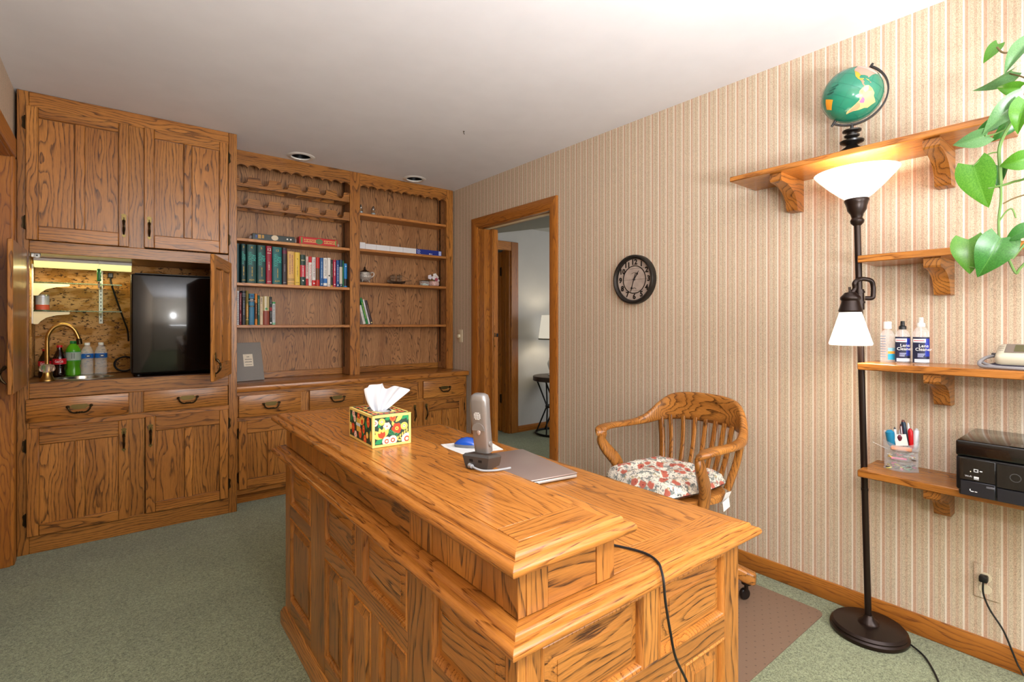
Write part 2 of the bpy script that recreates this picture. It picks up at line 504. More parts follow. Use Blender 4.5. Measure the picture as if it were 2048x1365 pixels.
# ---------------------------------------------------------------- the next room
AY = 4.36
b = B()
b.box(3.437, 6.0, AY, AY + 0.12, 0, 2.4); b.box(2.59, 2.72, AY, AY + 0.12, 0, 2.4); b.box(2.72, 3.437, AY, AY + 0.12, 2.03, 2.4)
struct(b.done('wall_beyond', GREYWALL, smooth=False))
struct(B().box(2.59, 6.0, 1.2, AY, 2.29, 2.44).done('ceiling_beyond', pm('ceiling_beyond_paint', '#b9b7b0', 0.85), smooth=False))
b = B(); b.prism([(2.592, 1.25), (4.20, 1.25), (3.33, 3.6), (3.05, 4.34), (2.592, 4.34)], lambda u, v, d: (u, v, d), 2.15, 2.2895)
struct(b.done('trim_3', pm('soffit_shade', '#8d8c82', 0.85), smooth=False))  # soffit hangs unlit; its shade is put into this dark colour
struct(B().box(5.9, 6.0, 1.2, AY, 0, 2.29).done('wall_beyond_side', GREYWALL, smooth=False))
struct(B().box(2.59, 6.0, 1.1, 1.2, 0, 2.44).done('wall_beyond_near', GREYWALL, smooth=False))
baseboard('baseboard_beyond', 3.54, 5.9, AY - 0.014, AY, 'x', 0.07)
# door casing and open door in the far wall
t4 = struct(B().box(3.437, 3.537, AY - 0.018, AY, 0, 2.114, 0.004).done('trim_4', wood('trim', 'z')))
board('casing_board', t4, 2.66, 3.437, AY - 0.018, AY, 2.016, 2.114, 'trim', 'x', 0.004)
board('jamb', t4, 3.417, 3.439, AY - 0.002, AY + 0.125, 0, 2.03, 'trim', 'z')
board('door_stop', t4, 3.404, 3.417, AY + 0.045, AY + 0.075, 0, 2.03, 'trim', 'z')
d2 = struct(B().box(2.70, 3.400, 0, 0.035, 0.012, 2.015, 0.002).done('door_2', wood('trim', 'z'), origin=(3.40, 0, 0)))
d2.location = (3.405, AY + 0.13, 0); d2.rotation_euler = (0, 0, R(-80)); ORG[d2.name] = Vector((3.40, 0, 0))
for zz in (1.75, 0.33):
    B().box(3.385, 3.403, -0.004, 0.0, zz, zz + 0.09).tube([(3.404, -0.004, zz - 0.005), (3.404, -0.004, zz + 0.095)], 0.007).done('hinge', BRASS_D, d2)
struct(B().box(2.50, 3.55, 5.4, 5.5, 0, 2.4).box(2.49, 2.59, AY + 0.12, 5.4, 0, 2.4).box(3.55, 3.65, AY + 0.12, 5.5, 0, 2.4).box(2.49, 3.65, AY, 5.5, 2.4, 2.46).done('wall_beyond_far', GREYWALL, smooth=False))

# side table and lamp in the next room
TX, TY = 3.83, 4.06
st = thing('side_table', 'round dark side table with crossed metal legs seen through the doorway', 'side table', (TX, TY, 0))
DW = pm('dark_table_wood', '#3a2c24', 0.45, noise=0.15, nscale=30)
B().lathe([(0.238, 0.585), (0.245, 0.59), (0.245, 0.636), (0.236, 0.64)], n=40).done('table_top', DW, st)
IRON = pm('black_iron', '#17140f', 0.5, 0.4)
B().tube([(0.215 * math.cos(i * PI / 18), 0.215 * math.sin(i * PI / 18), 0.012) for i in range(36)], 0.012, 8, closed=True).done('base_ring', IRON, st)
B().tube([(0.10 * math.cos(i * PI / 12), 0.10 * math.sin(i * PI / 12), 0.30) for i in range(24)], 0.011, 8, closed=True).done('waist_ring', IRON, st)
for i in range(6):
    a = i * PI / 3 + 0.3
    B().tube([(0.20 * math.cos(a), 0.20 * math.sin(a), 0.585), (0.10 * math.cos(a + 0.55), 0.10 * math.sin(a + 0.55), 0.30), (0.21 * math.cos(a + 1.1), 0.21 * math.sin(a + 1.1), 0.012)], 0.009, 6).done('leg', IRON, st)
tl = thing('table_lamp', 'table lamp with white drum shade on the side table beyond the doorway', 'lamp', (TX, TY, 0.641))
B().lathe([(0.075, 0), (0.08, 0.01), (0.05, 0.03), (0.07, 0.07), (0.088, 0.13), (0.07, 0.19), (0.03, 0.23), (0.014, 0.26), (0.012, 0.40)], n=32).done('lamp_base', pm('glazed_white', '#c9ced0', 0.2), tl)
sh = B().lathe([(0.185, 0.40), (0.150, 0.665), (0.147, 0.665), (0.182, 0.40)], n=40, cap=False).done('lamp_shade', pm('lit_linen_shade', '#e9e6da', 0.8, emit='#f4ecd8', es=0.55), tl)
B().lathe([(0.1865, 0.396), (0.1845, 0.411), (0.1815, 0.411), (0.1835, 0.396)], n=40, cap=False).done('shade_trim', pm('shade_band', '#8b8b80', 0.7), sh)
light('table_lamp_bulb', 'POINT', (TX, TY, 1.19), 3.0, (1.0, 0.86, 0.66), 0.05)

# ---------------------------------------------------------------- recessed ceiling lights
for k, (x, y, lab) in enumerate(((1.08, 3.847, 'black recessed ceiling light over the wine racks'), (2.0, 3.847, 'black recessed ceiling light nearest the wallpapered wall'))):
    t = thing('recessed_light', lab, 'ceiling light', (x, y, H), group='recessed ceiling lights')
    B().lathe([(0.066, 0.004), (0.068, -0.006), (0.092, -0.0045), (0.097, -0.0005)], n=40, cap=False).done('trim_ring', WHITE, t)
    B().lathe([(0.001, 0.12), (0.050, 0.12), (0.058, 0.07), (0.067, 0.002)], n=40, cap=False).done('baffle', pm('baffle_black', '#0c0c0d', 0.3), t)
    B().lathe([(0.045, 0.085), (0.040, 0.105), (0.012, 0.118)], n=24).done('bulb', pm('unlit_bulb', '#2e2d2c', 0.2), t)

# light switch by the bookcase
sw = thing('dimmer_switch', 'cream rotary dimmer switch on the wall beside the bookcase', 'switch', (XR, 3.86, 1.10), world=True)
CREAM = pm('cream_plastic', '#d9cdb0', 0.4)
B().box(XR - 0.006, XR, 3.825, 3.895, 1.045, 1.160, 0.003, 2).done('plate', CREAM, sw)
B().lathe([(0.017, 0), (0.017, 0.014), (0.014, 0.018)], n=20, mat=Matrix.Translation((XR - 0.006, 3.875, 1.10)) @ Matrix.Rotation(R(-90), 4, 'Y')).done('knob', CREAM, sw)

# small hook and hole left in the ceiling
t = thing('ceiling_hook', 'tiny dark screw hook left in the ceiling', 'hook', (1.75, 2.70, H))
B().tube([(0, 0, 0), (0, 0, -0.012), (0.006, 0, -0.018)], 0.002, 6).done('hook', BRASS_D, t)
B().lathe([(0.006, -0.001), (0.006, 0)], n=12).done('washer', BRASS_D, t)

# wall outlet with plug and cord
ou = thing('wall_outlet', 'wall outlet papered over with striped wallpaper near the baseboard', 'outlet', (XR, 0.354, 0.283), world=True)
B().box(XR - 0.006, XR, 0.322, 0.392, 0.222, 0.345, 0.002).done('plate', WPY, ou, origin=(0, 0, 0))
for zz in (0.300, 0.258):
    B().lathe([(0.017, 0), (0.017, 0.003)], n=24, mat=Matrix.Translation((XR - 0.005, 0.360, zz)) @ Matrix.Rotation(R(-90), 4, 'Y')).done('socket', CREAM, ou)
pc = thing('power_cord', 'black cord plugged into the wall outlet and trailing to the carpet', 'cord', (XR - 0.03, 0.36, 0.298), world=True)
B().box(XR - 0.036, XR - 0.0085, 0.350, 0.374, 0.288, 0.312, 0.005, 2).done('plug', BLACK, pc)
B().tube(spline([(XR - 0.03, 0.362, 0.292), (XR - 0.033, 0.361, 0.25), (XR - 0.03, 0.345, 0.20), (XR - 0.028, 0.31, 0.14), (XR - 0.028, 0.285, 0.07), (XR - 0.03, 0.268, 0.03), (XR - 0.035, 0.24, 0.008), (XR - 0.06, 0.10, 0.004), (XR - 0.05, -0.1, 0.004)], 6), 0.003, 6).done('cable', RUBBER, pc)

# chair mat
b = B()
rc = 0.04
outline = []
for cx, cy, a0 in ((2.34 - rc, 0.835 + rc, -90), (2.34 - rc, 1.95 - rc, 0), (1.36 + rc, 1.95 - rc, 90), (1.36 + rc, 0.835 + rc, 180)):
    for i in range(6): outline.append((cx + rc * math.cos(R(a0 + i * 18)), cy + rc * math.sin(R(a0 + i * 18))))
b.prism(outline, lambda u, v, d: (u, v, d), 0.0005, 0.004)
mm = bpy.data.materials.new('brown_mat_vinyl'); mm.use_nodes = True
g = NT(mm); tc = g.n.new('ShaderNodeTexCoord'); vo = g.n.new('ShaderNodeTexVoronoi'); vo.inputs['Scale'].default_value = 30.0; vo.inputs['Randomness'].default_value = 0.0
vv = g.sep(tc.outputs['Object']); g.l.new(g.comb(vv[0], g.math('ADD', vv[1], g.math('MULTIPLY', vv[0], 0.5)), 0.0), vo.inputs['Vector'])
g.l.new(g.mix(g.ramp(vo.outputs['Distance'], [(0.06, 1.0), (0.10, 0.0)]), '#7a6250', '#4f3d30'), g.n['Principled BSDF'].inputs['Base Color'])
g.n['Principled BSDF'].inputs['Roughness'].default_value = 0.5
tag(b.done('chair_mat', mm), 'brown rectangular chair mat with rounded corners under the chair', 'mat')
# ================================================================== cabinet hardware (shared meshes)
def pull_mesh():
    """upright pull: pierced top plate, beaded bowed grip, diamond foot plate; faces -y, centred at the origin, about 0.105 high"""
    b = B()
    f = lambda u, v, d: (u, d, v)
    top = [(0.000, 0.055), (0.006, 0.051), (0.012, 0.049), (0.010, 0.044), (0.007, 0.043), (0.010, 0.036), (0.008, 0.026), (0.003, 0.018), (-0.003, 0.018), (-0.008, 0.026), (-0.010, 0.036), (-0.007, 0.043), (-0.010, 0.044), (-0.012, 0.049), (-0.006, 0.051)]
    b.prism(top, f, -0.0025, 0.0)
    b.prism([(0, -0.034), (0.009, -0.045), (0, -0.056), (-0.009, -0.045)], f, -0.0025, 0.0)
    b.m(1)
    b.prism([(0, 0.040), (0.003, 0.036), (0.003, 0.028), (0, 0.025), (-0.003, 0.028), (-0.003, 0.036)], f, -0.0032, -0.0024)
    zs = [0.024, 0.020, 0.014, 0.009, 0.006, 0.002, -0.002, -0.005, -0.009, -0.016, -0.026, -0.036, -0.040]
    rs = [0.005, 0.0068, 0.006, 0.0038, 0.0055, 0.0034, 0.0055, 0.0034, 0.0050, 0.0058, 0.0050, 0.0036, 0.0030]
    pts = [(0, -0.003 - 0.020 * math.sin(PI * (0.024 - z) / 0.064) ** 0.7 if 0.024 > z > -0.040 else -0.003, z) for z in zs]
    b.tube(pts, rs, 8)
    return b.mesh('handle', [BRASS, BRASS_D], (0, 0, 0))[0]
def bail_mesh():
    """drawer bail: shaped back plate, two posts and a hanging beaded handle; faces -y"""
    b = B()
    f = lambda u, v, d: (u, d, v)
    pl = [(-0.045, 0.006), (-0.036, 0.010), (-0.028, 0.007), (-0.024, 0.013), (0.024, 0.013), (0.028, 0.007), (0.036, 0.010), (0.045, 0.006), (0.036, 0.002), (0.026, 0.001), (0.018, -0.008), (-0.018, -0.008), (-0.026, 0.001), (-0.036, 0.002)]
    b.prism(pl, f, -0.0025, 0.0)
    b.m(1)
    for sx in (-1, 1):
        b.tube([(sx * 0.036, 0, 0.006), (sx * 0.036, -0.012, 0.006)], [0.005, 0.0045], 8)
        b.sphere((sx * 0.038, -0.013, 0.006), 0.006, 8, 6)
    pts = [(-0.036, -0.013, 0.005), (-0.033, -0.017, -0.008), (-0.024, -0.021, -0.018), (-0.012, -0.023, -0.021), (0, -0.023, -0.019), (0.012, -0.023, -0.021), (0.024, -0.021, -0.018), (0.033, -0.017, -0.008), (0.036, -0.013, 0.005)]
    b.tube(spline(pts, 3), 0.0034, 7)
    for x in (-0.008, 0.0, 0.008): b.sphere((x, -0.023, -0.0195), 0.0048, 8, 6)
    return b.mesh('handle', [BRASS, BRASS_D], (0, 0, 0))[0]
def hinge_mesh():
    b = B()
    f = lambda u, v, d: (u, d, v)
    b.prism([(0.001, 0.028), (0.010, 0.030), (0.013, 0.020), (0.010, 0.0), (0.013, -0.020), (0.010, -0.030), (0.001, -0.028)], f, -0.002, 0.0)
    b.tube([(0, -0.004, -0.030), (0, -0.004, -0.012), (0, -0.004, 0.012), (0, -0.004, 0.030)], 0.0042, 8)
    b.sphere((0, -0.004, 0.032), 0.0045, 8, 6); b.sphere((0, -0.004, -0.032), 0.0045, 8, 6)
    return b.mesh('hinge', BRASS_D, (0, 0, 0))[0]
PULL, BAIL, HINGE = pull_mesh(), bail_mesh(), hinge_mesh()

def cab_door(parent, x0, x1, z0, z1, yf, hinge, handle=None, hz=None, sw=0.048, mid=0.042, top=0.055, bot=0.075, label=None, rot=None, t=0.02, hinge_z=None, inner_panel=True):
    """framed door facing -y: a thin backing panel with two flat panels, three stiles, two rails, pull and hinges"""
    hx = x0 if hinge == 'l' else x1
    d = B().box(x0 + 0.004, x1 - 0.004, yf + 0.0145, yf + t, z0 + 0.004, z1 - 0.004).done('door', wood('cab', 'z'), parent, origin=(hx, yf + t, (z0 + z1) / 2))
    if label: d['label'] = label
    mx = (x0 + x1) / 2
    board('stile', d, x0, x0 + sw, yf, yf + t - 0.001, z0, z1, 'cab', 'z', 0.003)
    board('stile', d, x1 - sw, x1, yf, yf + t - 0.001, z0, z1, 'cab', 'z', 0.003)
    board('rail', d, x0 + sw, x1 - sw, yf, yf + t - 0.001, z0, z0 + bot, 'cab', 'x', 0.003)
    board('rail', d, x0 + sw, x1 - sw, yf, yf + t - 0.001, z1 - top, z1, 'cab', 'x', 0.003)
    board('stile', d, mx - mid / 2, mx + mid / 2, yf, yf + t - 0.001, z0 + bot, z1 - top, 'cab', 'z', 0.003)
    for a, c in ((x0 + sw, mx - mid / 2), (mx + mid / 2, x1 - sw)):
        board('panel', d, a + 0.002, c - 0.002, yf + 0.0115, yf + 0.0145, z0 + bot + 0.003, z1 - top - 0.003, 'cab', 'z', 0.001)
    if handle:
        px = x0 + sw / 2 if handle == 'l' else x1 - sw / 2
        inst(PULL, 'handle', d, (px, yf, hz), (0, 0, 0), (1.15, 1.15, 1.25))
    for zz in (hinge_z or (z0 + 0.09, z1 - 0.09)):
        inst(HINGE, 'hinge', d, (hx + (-0.003 if hinge == 'l' else 0.003), yf + 0.010, zz), (0, 0, 0), (-1, 1, 1) if hinge == 'l' else None)
    if rot: d.rotation_euler = (0, 0, rot)
    return d

def drawer(parent, x0, x1, z0, z1, yf, pull=True, t=0.02):
    d = B().box(x0, x1, yf, yf + t, z0, z1, 0.005, 2).done('drawer', wood('cab', 'x'), parent)
    if pull: inst(BAIL, 'handle', d, ((x0 + x1) / 2, yf, (z0 + z1) / 2 + 0.002), (0, 0, 0), (1.3, 1.2, 1.25))
    return d

# ================================================================== bar cabinet, floor to ceiling
CY = 3.65
cb = thing('bar_cabinet', 'tall oak bar cabinet with open middle compartment, drawers and panelled doors', 'cabinet', (0.12, CY, 0), world=True)
X0, X1 = -0.392, 0.628
yb = CY + 0.022
for q in ((X0, -0.345, 0.0, 2.438), (0.580, X1, 0.0, 2.438)):
    board('stile', cb, q[0], q[1], CY, yb, q[2], q[3], 'cab', 'z')
board('stile', cb, 0.068, 0.146, CY, yb, 1.655, 2.36, 'cab', 'z')
board('stile', cb, 0.068, 0.146, CY, yb, 0.695, 0.818, 'cab', 'z')
board('stile', cb, 0.068, 0.146, CY, yb, 0.100, 0.662, 'cab', 'z')
for z0, z1 in ((2.36, 2.438), (1.590, 1.655), (0.818, 0.897), (0.662, 0.695), (0.0, 0.100)):
    board('rail', cb, -0.345, 0.580, CY, yb, z0, z1, 'cab', 'x')
# carcass
for q in ((X0, X0 + 0.018), (X1 - 0.018, X1)):
    board('side_panel', cb, q[0], q[1], yb, 4.17, 0.0, 2.438, 'cab', 'z')
board('shelf_panel', cb, X0 + 0.018, X1 - 0.018, yb, 4.16, 1.597, 1.617, 'cab', 'x')
board('back_panel', cb, X0 + 0.018, X1 - 0.018, 4.158, 4.17, 1.617, 2.43, 'cab', 'z')
board('bottom_panel', cb, X0 + 0.018, X1 - 0.018, yb, 4.16, 0.08, 0.098, 'cab', 'x')
# cork backing of the compartment
ck = bpy.data.materials.new('cork'); ck.use_nodes = True
g = NT(ck); tc = g.n.new('ShaderNodeTexCoord'); s_ = g.sep(tc.outputs['Object'])
v = g.comb(g.math('MULTIPLY', s_[0], 26), g.math('MULTIPLY', s_[1], 26), g.math('MULTIPLY', s_[2], 58))
n1 = g.noise(v, 1.0, 3.0, 0.65)[0]; n2 = g.noise(v, 3.1, 2.0, 0.6)[0]
v2 = g.comb(g.math('MULTIPLY', s_[0], 7), g.math('MULTIPLY', s_[1], 7), g.math('MULTIPLY', s_[2], 18)); n4 = g.noise(v2, 1.0, 2.0, 0.6)[0]
base = g.mix(g.ramp(n4, [(0.48, 0.0), (0.56, 1.0)]), '#c8945c', '#a6702f')
g.l.new(g.mix(g.ramp(g.math('ADD', g.math('MULTIPLY', n1, 0.6), g.math('MULTIPLY', n2, 0.4)), [(0.40, 1.0), (0.455, 0.0)]), base, '#3f2510'), g.n['Principled BSDF'].inputs['Base Color'])
g.n['Principled BSDF'].inputs['Roughness'].default_value = 0.85; g.bump(n1, 0.6, 0.004)
for z0, z1 in ((0.901, 1.14), (1.1405, 1.372), (1.3725, 1.596)):
    B().box(X0 + 0.025, X1 - 0.020, 4.148, 4.157, z0, z1, 0.001).done('cork_tile', ck, cb)
    B().box(X0 + 0.0185, X0 + 0.0245, 3.70, 4.1475, z0, z1, 0.001).done('cork_tile', ck, cb)
# doors and drawers
yf = CY - 0.02
cab_door(cb, -0.357, 0.073, 1.656, 2.359, yf, 'l', 'r', 1.775, label='panelled upper door with brass pull')
cab_door(cb, 0.143, 0.575, 1.660, 2.362, yf, 'r', 'l', 1.775)
drawer(cb, -0.357, 0.072, 0.694, 0.817, yf)
drawer(cb, 0.140, 0.574, 0.696, 0.820, yf)
cab_door(cb, -0.354, 0.073, 0.096, 0.663, yf, 'l', 'r', 0.552, top=0.088, bot=0.055)
cab_door(cb, 0.149, 0.575, 0.103, 0.670, yf, 'r', 'l', 0.558, top=0.088, bot=0.055)
# the two doors of the open compartment, swung out
cab_door(cb, -0.352, 0.106, 0.892, 1.602, yf, 'l', 'r', 0.99, rot=R(-90.3), label='compartment door swung fully open', hinge_z=(0.95, 1.54), top=0.07, bot=0.09)
cab_door(cb, 0.120, 0.578, 0.892, 1.602, yf, 'r', 'l', 0.985, rot=R(70), label='compartment door standing ajar', hinge_z=(0.95, 1.54), top=0.07, bot=0.09)

# dark worktop of the compartment, with the round bar sink
def holed_plate(b, x0, x1, y0, y1, z0, z1, cx, cy, r, q):
    xs = [x0, cx - q, cx + q, x1]; ys = [y0, cy - q, cy + q, y1]
    for i in range(3):
        for j in range(3):
            if i == j == 1: continue
            for z in (z0, z1): b.poly([(xs[i], ys[j], z), (xs[i + 1], ys[j], z), (xs[i + 1], ys[j + 1], z), (xs[i], ys[j + 1], z)])
    n = 44
    for k in range(n):
        e = []
        for kk in (k, k + 1):
            a = 2 * PI * kk / n; c, s_ = math.cos(a), math.sin(a); f = q / max(abs(c), abs(s_))
            e.append(((cx + r * c, cy + r * s_), (cx + f * c, cy + f * s_)))
        for z in (z0, z1): b.poly([(*e[0][0], z), (*e[1][0], z), (*e[1][1], z), (*e[0][1], z)])
        b.poly([(*e[0][0], z0), (*e[1][0], z0), (*e[1][0], z1), (*e[0][0], z1)])
    for (xa, ya), (xb, yb_) in (((x0, y0), (x1, y0)), ((x1, y0), (x1, y1)), ((x1, y1), (x0, y1)), ((x0, y1), (x0, y0))):
        b.poly([(xa, ya, z0), (xb, yb_, z0), (xb, yb_, z1), (xa, ya, z1)])
    bmesh.ops.remove_doubles(b.bm, verts=b.bm.verts, dist=0.00005)
b = B(); holed_plate(b, -0.373, 0.609, CY + 0.0225, 4.147, 0.878, 0.8995, -0.13, 3.86, 0.120, 0.15)
WT = tag(b.done('bar_worktop', wood('dark', 'x'), smooth=False), 'dark brown worktop inside the bar cabinet compartment', 'worktop')
sk = thing('bar_sink', 'small round stainless steel bar sink in the dark worktop', 'sink', (-0.13, 3.86, 0.90))
SST = pm('sink_steel', '#a09c95', 0.2, 0.95)
B().lathe([(0.114, 0.0005), (0.119, 0.003), (0.131, 0.0035), (0.138, 0.001), (0.138, 0.0)], n=44, cap=False).done('rim', STEEL, sk)
B().lathe([(0.001, -0.118), (0.06, -0.116), (0.098, -0.10), (0.112, -0.03), (0.1145, 0.0005)], n=44, cap=False).done('basin', SST, sk)
B().lathe([(0.022, -0.117), (0.022, -0.113), (0.016, -0.112)], n=20).done('drain', BRASS_D, sk)

fa = thing('bar_faucet', 'brushed brass gooseneck faucet behind the bar sink', 'faucet', (-0.298, 3.95, 0.90))
FBR = pm('brushed_brass', '#b08a4e', 0.3, 0.95)
B().lathe([(0.028, 0), (0.028, 0.006), (0.018, 0.016), (0.013, 0.03)], n=24).done('base', FBR, fa)
arc = [(0, 0, 0.02), (0, 0, 0.10), (0, 0, 0.215)] + [(0.068 - 0.068 * math.cos(a), -0.002, 0.215 + 0.095 * math.sin(a)) for a in [R(20 * i) for i in range(1, 9)]] + [(0.139, -0.003, 0.225)]
B().tube(spline(arc, 4), 0.0105, 12).done('spout', FBR, fa)
B().lathe([(0.0135, 0), (0.0135, 0.03), (0.011, 0.034)], n=16, mat=Matrix.Translation((0.143, -0.003, 0.192)) @ Matrix.Rotation(R(-6), 4, 'Y')).done('nozzle', BRASS_D, fa)
fh = thing('tap_handle', 'faceted clear knob on a flared brass tap in front of the faucet', 'tap', (-0.283, 3.76, 0.90))
B().lathe([(0.034, 0), (0.034, 0.004), (0.028, 0.012), (0.021, 0.030), (0.019, 0.045)], n=20).done('bell', FBR, fh)
B().lathe([(0.018, 0.046), (0.030, 0.054), (0.034, 0.070), (0.029, 0.086), (0.015, 0.092)], n=8).done('knob', pm('crystal', '#f7efe8', 0.02, trans=0.9, ior=1.5), fh)

# ------------------------------------------------------------ drinks
def soda(x, y, h, r, glass, liquid, cap, lab, name='soda_bottle', kind='plain', label_c=None, group='drinks by the bar sink', fill=0.8):
    t = thing(name, lab, 'bottle', (x, y, 0.9005), group=group)
    if kind == 'cola': prof = [(r * .80, 0), (r * .96, .03), (r * .98, .14), (r * .84, .28), (r * .90, .36), (r, .48), (r * .98, .58), (r * .72, .72), (r * .42, .84), (r * .36, .93), (r * .36, .95)]
    elif kind == 'green': prof = [(r * .82, 0), (r, .03), (r * .98, .16), (r * .88, .26), (r * .96, .36), (r, .42), (r, .70), (r * .90, .78), (r * .60, .88), (r * .36, .93), (r * .36, .95)]
    else: prof = [(r * .86, 0), (r, .02), (r * .95, .07), (r, .12), (r * .93, .18), (r, .24), (r * .92, .30), (r * .99, .36), (r * .94, .42), (r, .50), (r, .66), (r * .95, .72), (r * .70, .84), (r * .42, .90), (r * .42, .93)]
    B().lathe([(a, q * h) for a, q in prof], n=28).done('bottle_body', glass, t)
    if liquid:
        lp_ = [(a * 0.94, max(q, 0.006) * h) for a, q in prof if q <= fill]
        B().lathe(lp_, n=24).done('liquid', liquid, t)
    rc_ = r * .44
    B().lathe([(rc_, .925 * h), (rc_, .99 * h), (rc_ * .9, h)], n=20).done('cap', cap, t)
    z0, z1 = {'cola': (.40, .58), 'green': (.45, .68), 'water': (.52, .66)}[kind]
    B().lathe([(r * 1.012, z0 * h), (r * 1.012, z1 * h)], n=28, cap=False).done('bottle_label', label_c, t)
    return t
COLA = pm('cola_dark', '#170604', 0.08, coat=0.4)
PETC = pm('clear_pet', '#eef1f2', 0.05, alpha=0.25)
RED = pm('label_red', '#b81222', 0.4); GRC = pm('cap_green', '#12703a', 0.4)
for x, y, h, lab in ((-0.312, 4.02, 0.165, 'red-capped cola bottle half hidden behind the tap'), (-0.247, 3.99, 0.187, 'red-capped glass cola bottle left of the green bottle')):
    t = soda(x, y, h, 0.031, COLA, None, pm('cap_red', '#a3101c', 0.4), lab, kind='cola', label_c=RED)
    txt('Coca-Cola', 0.020, t, Vector((0.0, -0.0322, 0.49 * h)), (1, 0, 0), (0, 0, 1), WHITE, fit=0.036)
t = soda(-0.187, 4.02, 0.21, 0.036, pm('green_pet', '#4f9a1a', 0.05, alpha=0.80), None, GRC, 'green soda bottle with silver label beside the cola', kind='green', label_c=pm('label_grey', '#9aa79c', 0.4))
B().lathe([(0.0369, 0.68 * 0.21), (0.0369, 0.70 * 0.21)], n=28, cap=False).lathe([(0.0369, 0.43 * 0.21), (0.0369, 0.45 * 0.21)], n=28, cap=False).done('label_band', pm('label_green', '#1f8a3c', 0.4), t)
for k in range(6): B().box(-0.028 + k * 0.010, -0.0215 + k * 0.010, -0.0371, -0.0367, 0.105, 0.138).done('label_print', pm('print_grey', '#6f7a74', 0.5), t) if abs(-0.025 + k * .01) < .012 else None
WB = pm('label_blue', '#1d5fae', 0.4)
for x, y, lab in ((-0.124, 4.04, 'clear water bottle with blue label next to the green bottle'), (-0.0585, 4.05, 'clear water bottle with blue label closest to the fridge')):
    t = soda(x, y, 0.197, 0.0315, PETC, None, WHITE, lab, name='water_bottle', kind='water', label_c=WB)
    B().lathe([(0.013, 0), (0.013, 0.0008)], n=20, mat=Matrix.Translation((0.006, -0.0322, 0.59 * 0.197)) @ Matrix.Rotation(R(90), 4, 'X') @ Matrix.Diagonal((1, 0.75, 1, 1))).done('emblem', pm('emblem_dark', '#0f2b57', 0.5), t)
    B().box(0.000, 0.012, -0.0336, -0.0330, 0.114, 0.119).done('emblem_print', WHITE, t)

# ------------------------------------------------------------ mini fridge
FB = pm('gloss_black', '#08090b', 0.10, coat=0.3)
fr = thing('mini_fridge', 'glossy black compact fridge standing in the cabinet compartment', 'fridge', (0.31, 3.90, 0.90), world=True)
B().box(0.088, 0.548, 3.715, 4.12, 0.912, 1.502, 0.008, 2).done('body', pm('fridge_black', '#111214', 0.4), fr)
B().box(0.083, 0.552, 3.680, 3.712, 0.918, 1.508, 0.010, 3).done('door', FB, fr)
B().box(0.10, 0.54, 3.690, 3.70, 1.5085, 1.514, 0.002).done('top_trim', BLACK, fr)
for x in (0.12, 0.51): B().lathe([(0.014, 0.9005), (0.014, 0.914)], (x, 3.76, 0), 14).done('foot', BLACK, fr)
for x in (0.12, 0.51): B().lathe([(0.014, 0.9005), (0.014, 0.914)], (x, 4.06, 0), 14).done('foot', BLACK, fr)

# ------------------------------------------------------------ fluorescent strip, shelves, standards
fl = thing('strip_light', 'lit yellowish fluorescent strip light under the cabinet compartment roof', 'light fixture', (-0.13, 4.01, 1.596), world=True)
B().box(-0.358, 0.094, 3.965, 4.045, 1.578, 1.596, 0.002).done('housing', WHITE, fl)
rings = []
for x in (-0.356, 0.092): rings.append([(x, 3.967 + 0.038 * (1 - math.cos(a)), 1.578 - 0.036 * math.sin(a)) for a in [PI * i / 10 for i in range(11)]])
B().loft(rings).done('diffuser', pm('lit_diffuser', '#f2ecb0', 0.4, emit='#f3ea98', es=0.85), fl)
light('strip_light_glow', 'AREA', (-0.13, 3.95, 1.535), 1.8, (1.0, 0.85, 0.40), 0.42, 0.05, (0, 0, 0))
GL = pm('green_edge_glass', '#8fc0a4', 0.02, trans=0.9, ior=1.5)
SHB = pm('cream_bracket', '#e6dcb8', 0.45)
for z, lab, who in ((1.452, 'upper glass shelf on cream bracket inside the bar compartment', 0), (1.286, 'lower glass shelf on cream bracket inside the bar compartment', 1)):
    gs = thing('glass_shelf', lab, 'shelf', (-0.15, 4.06, z), world=True, group='glass shelves of the bar')
    B().box(-0.366, 0.045, 3.990, 4.106, z, z + 0.006, 0.001).done('pane', GL, gs)
    prx = [(-0.3595, -0.0015), (-0.205, -0.0015), (-0.200, -0.008), (-0.206, -0.016), (-0.262, -0.022), (-0.305, -0.036), (-0.330, -0.058), (-0.340, -0.074), (-0.3595, -0.074)]
    B().prism(prx, lambda u, v, d, z=z: (u, d, z + v), 3.992, 4.006).done('bracket', SHB, gs)
    prb = [(4.00, -0.0015), (4.00, -0.008), (4.10, -0.012), (4.138, -0.022), (4.138, -0.0015)]
    B().prism(prb, lambda u, v, d, z=z: (d, u, z + v), -0.066, -0.056).done('bracket', SHB, gs)
ss = thing('shelf_standard', 'white slotted shelf standard on the left side of the bar compartment', 'shelf standard', (-0.364, 3.999, 1.2), world=True)
B().box(-0.3674, -0.3600, 3.988, 4.010, 1.215, 1.560, 0.001).done('channel', WHITE, ss)
for k in range(14): B().box(-0.3602, -0.3596, 3.997, 4.001, 1.228 + k * 0.0235, 1.240 + k * 0.0235).done('slot', BLACK, ss)
ss = thing('shelf_standard', 'white slotted shelf standard in the middle of the cork wall', 'shelf standard', (-0.060, 4.145, 1.2), world=True)
B().box(-0.070, -0.050, 4.139, 4.1478, 1.215, 1.560, 0.001).done('channel', WHITE, ss)
for k in range(14): B().box(-0.062, -0.058, 4.1384, 4.1392, 1.228 + k * 0.0235, 1.240 + k * 0.0235).done('slot', BLACK, ss)
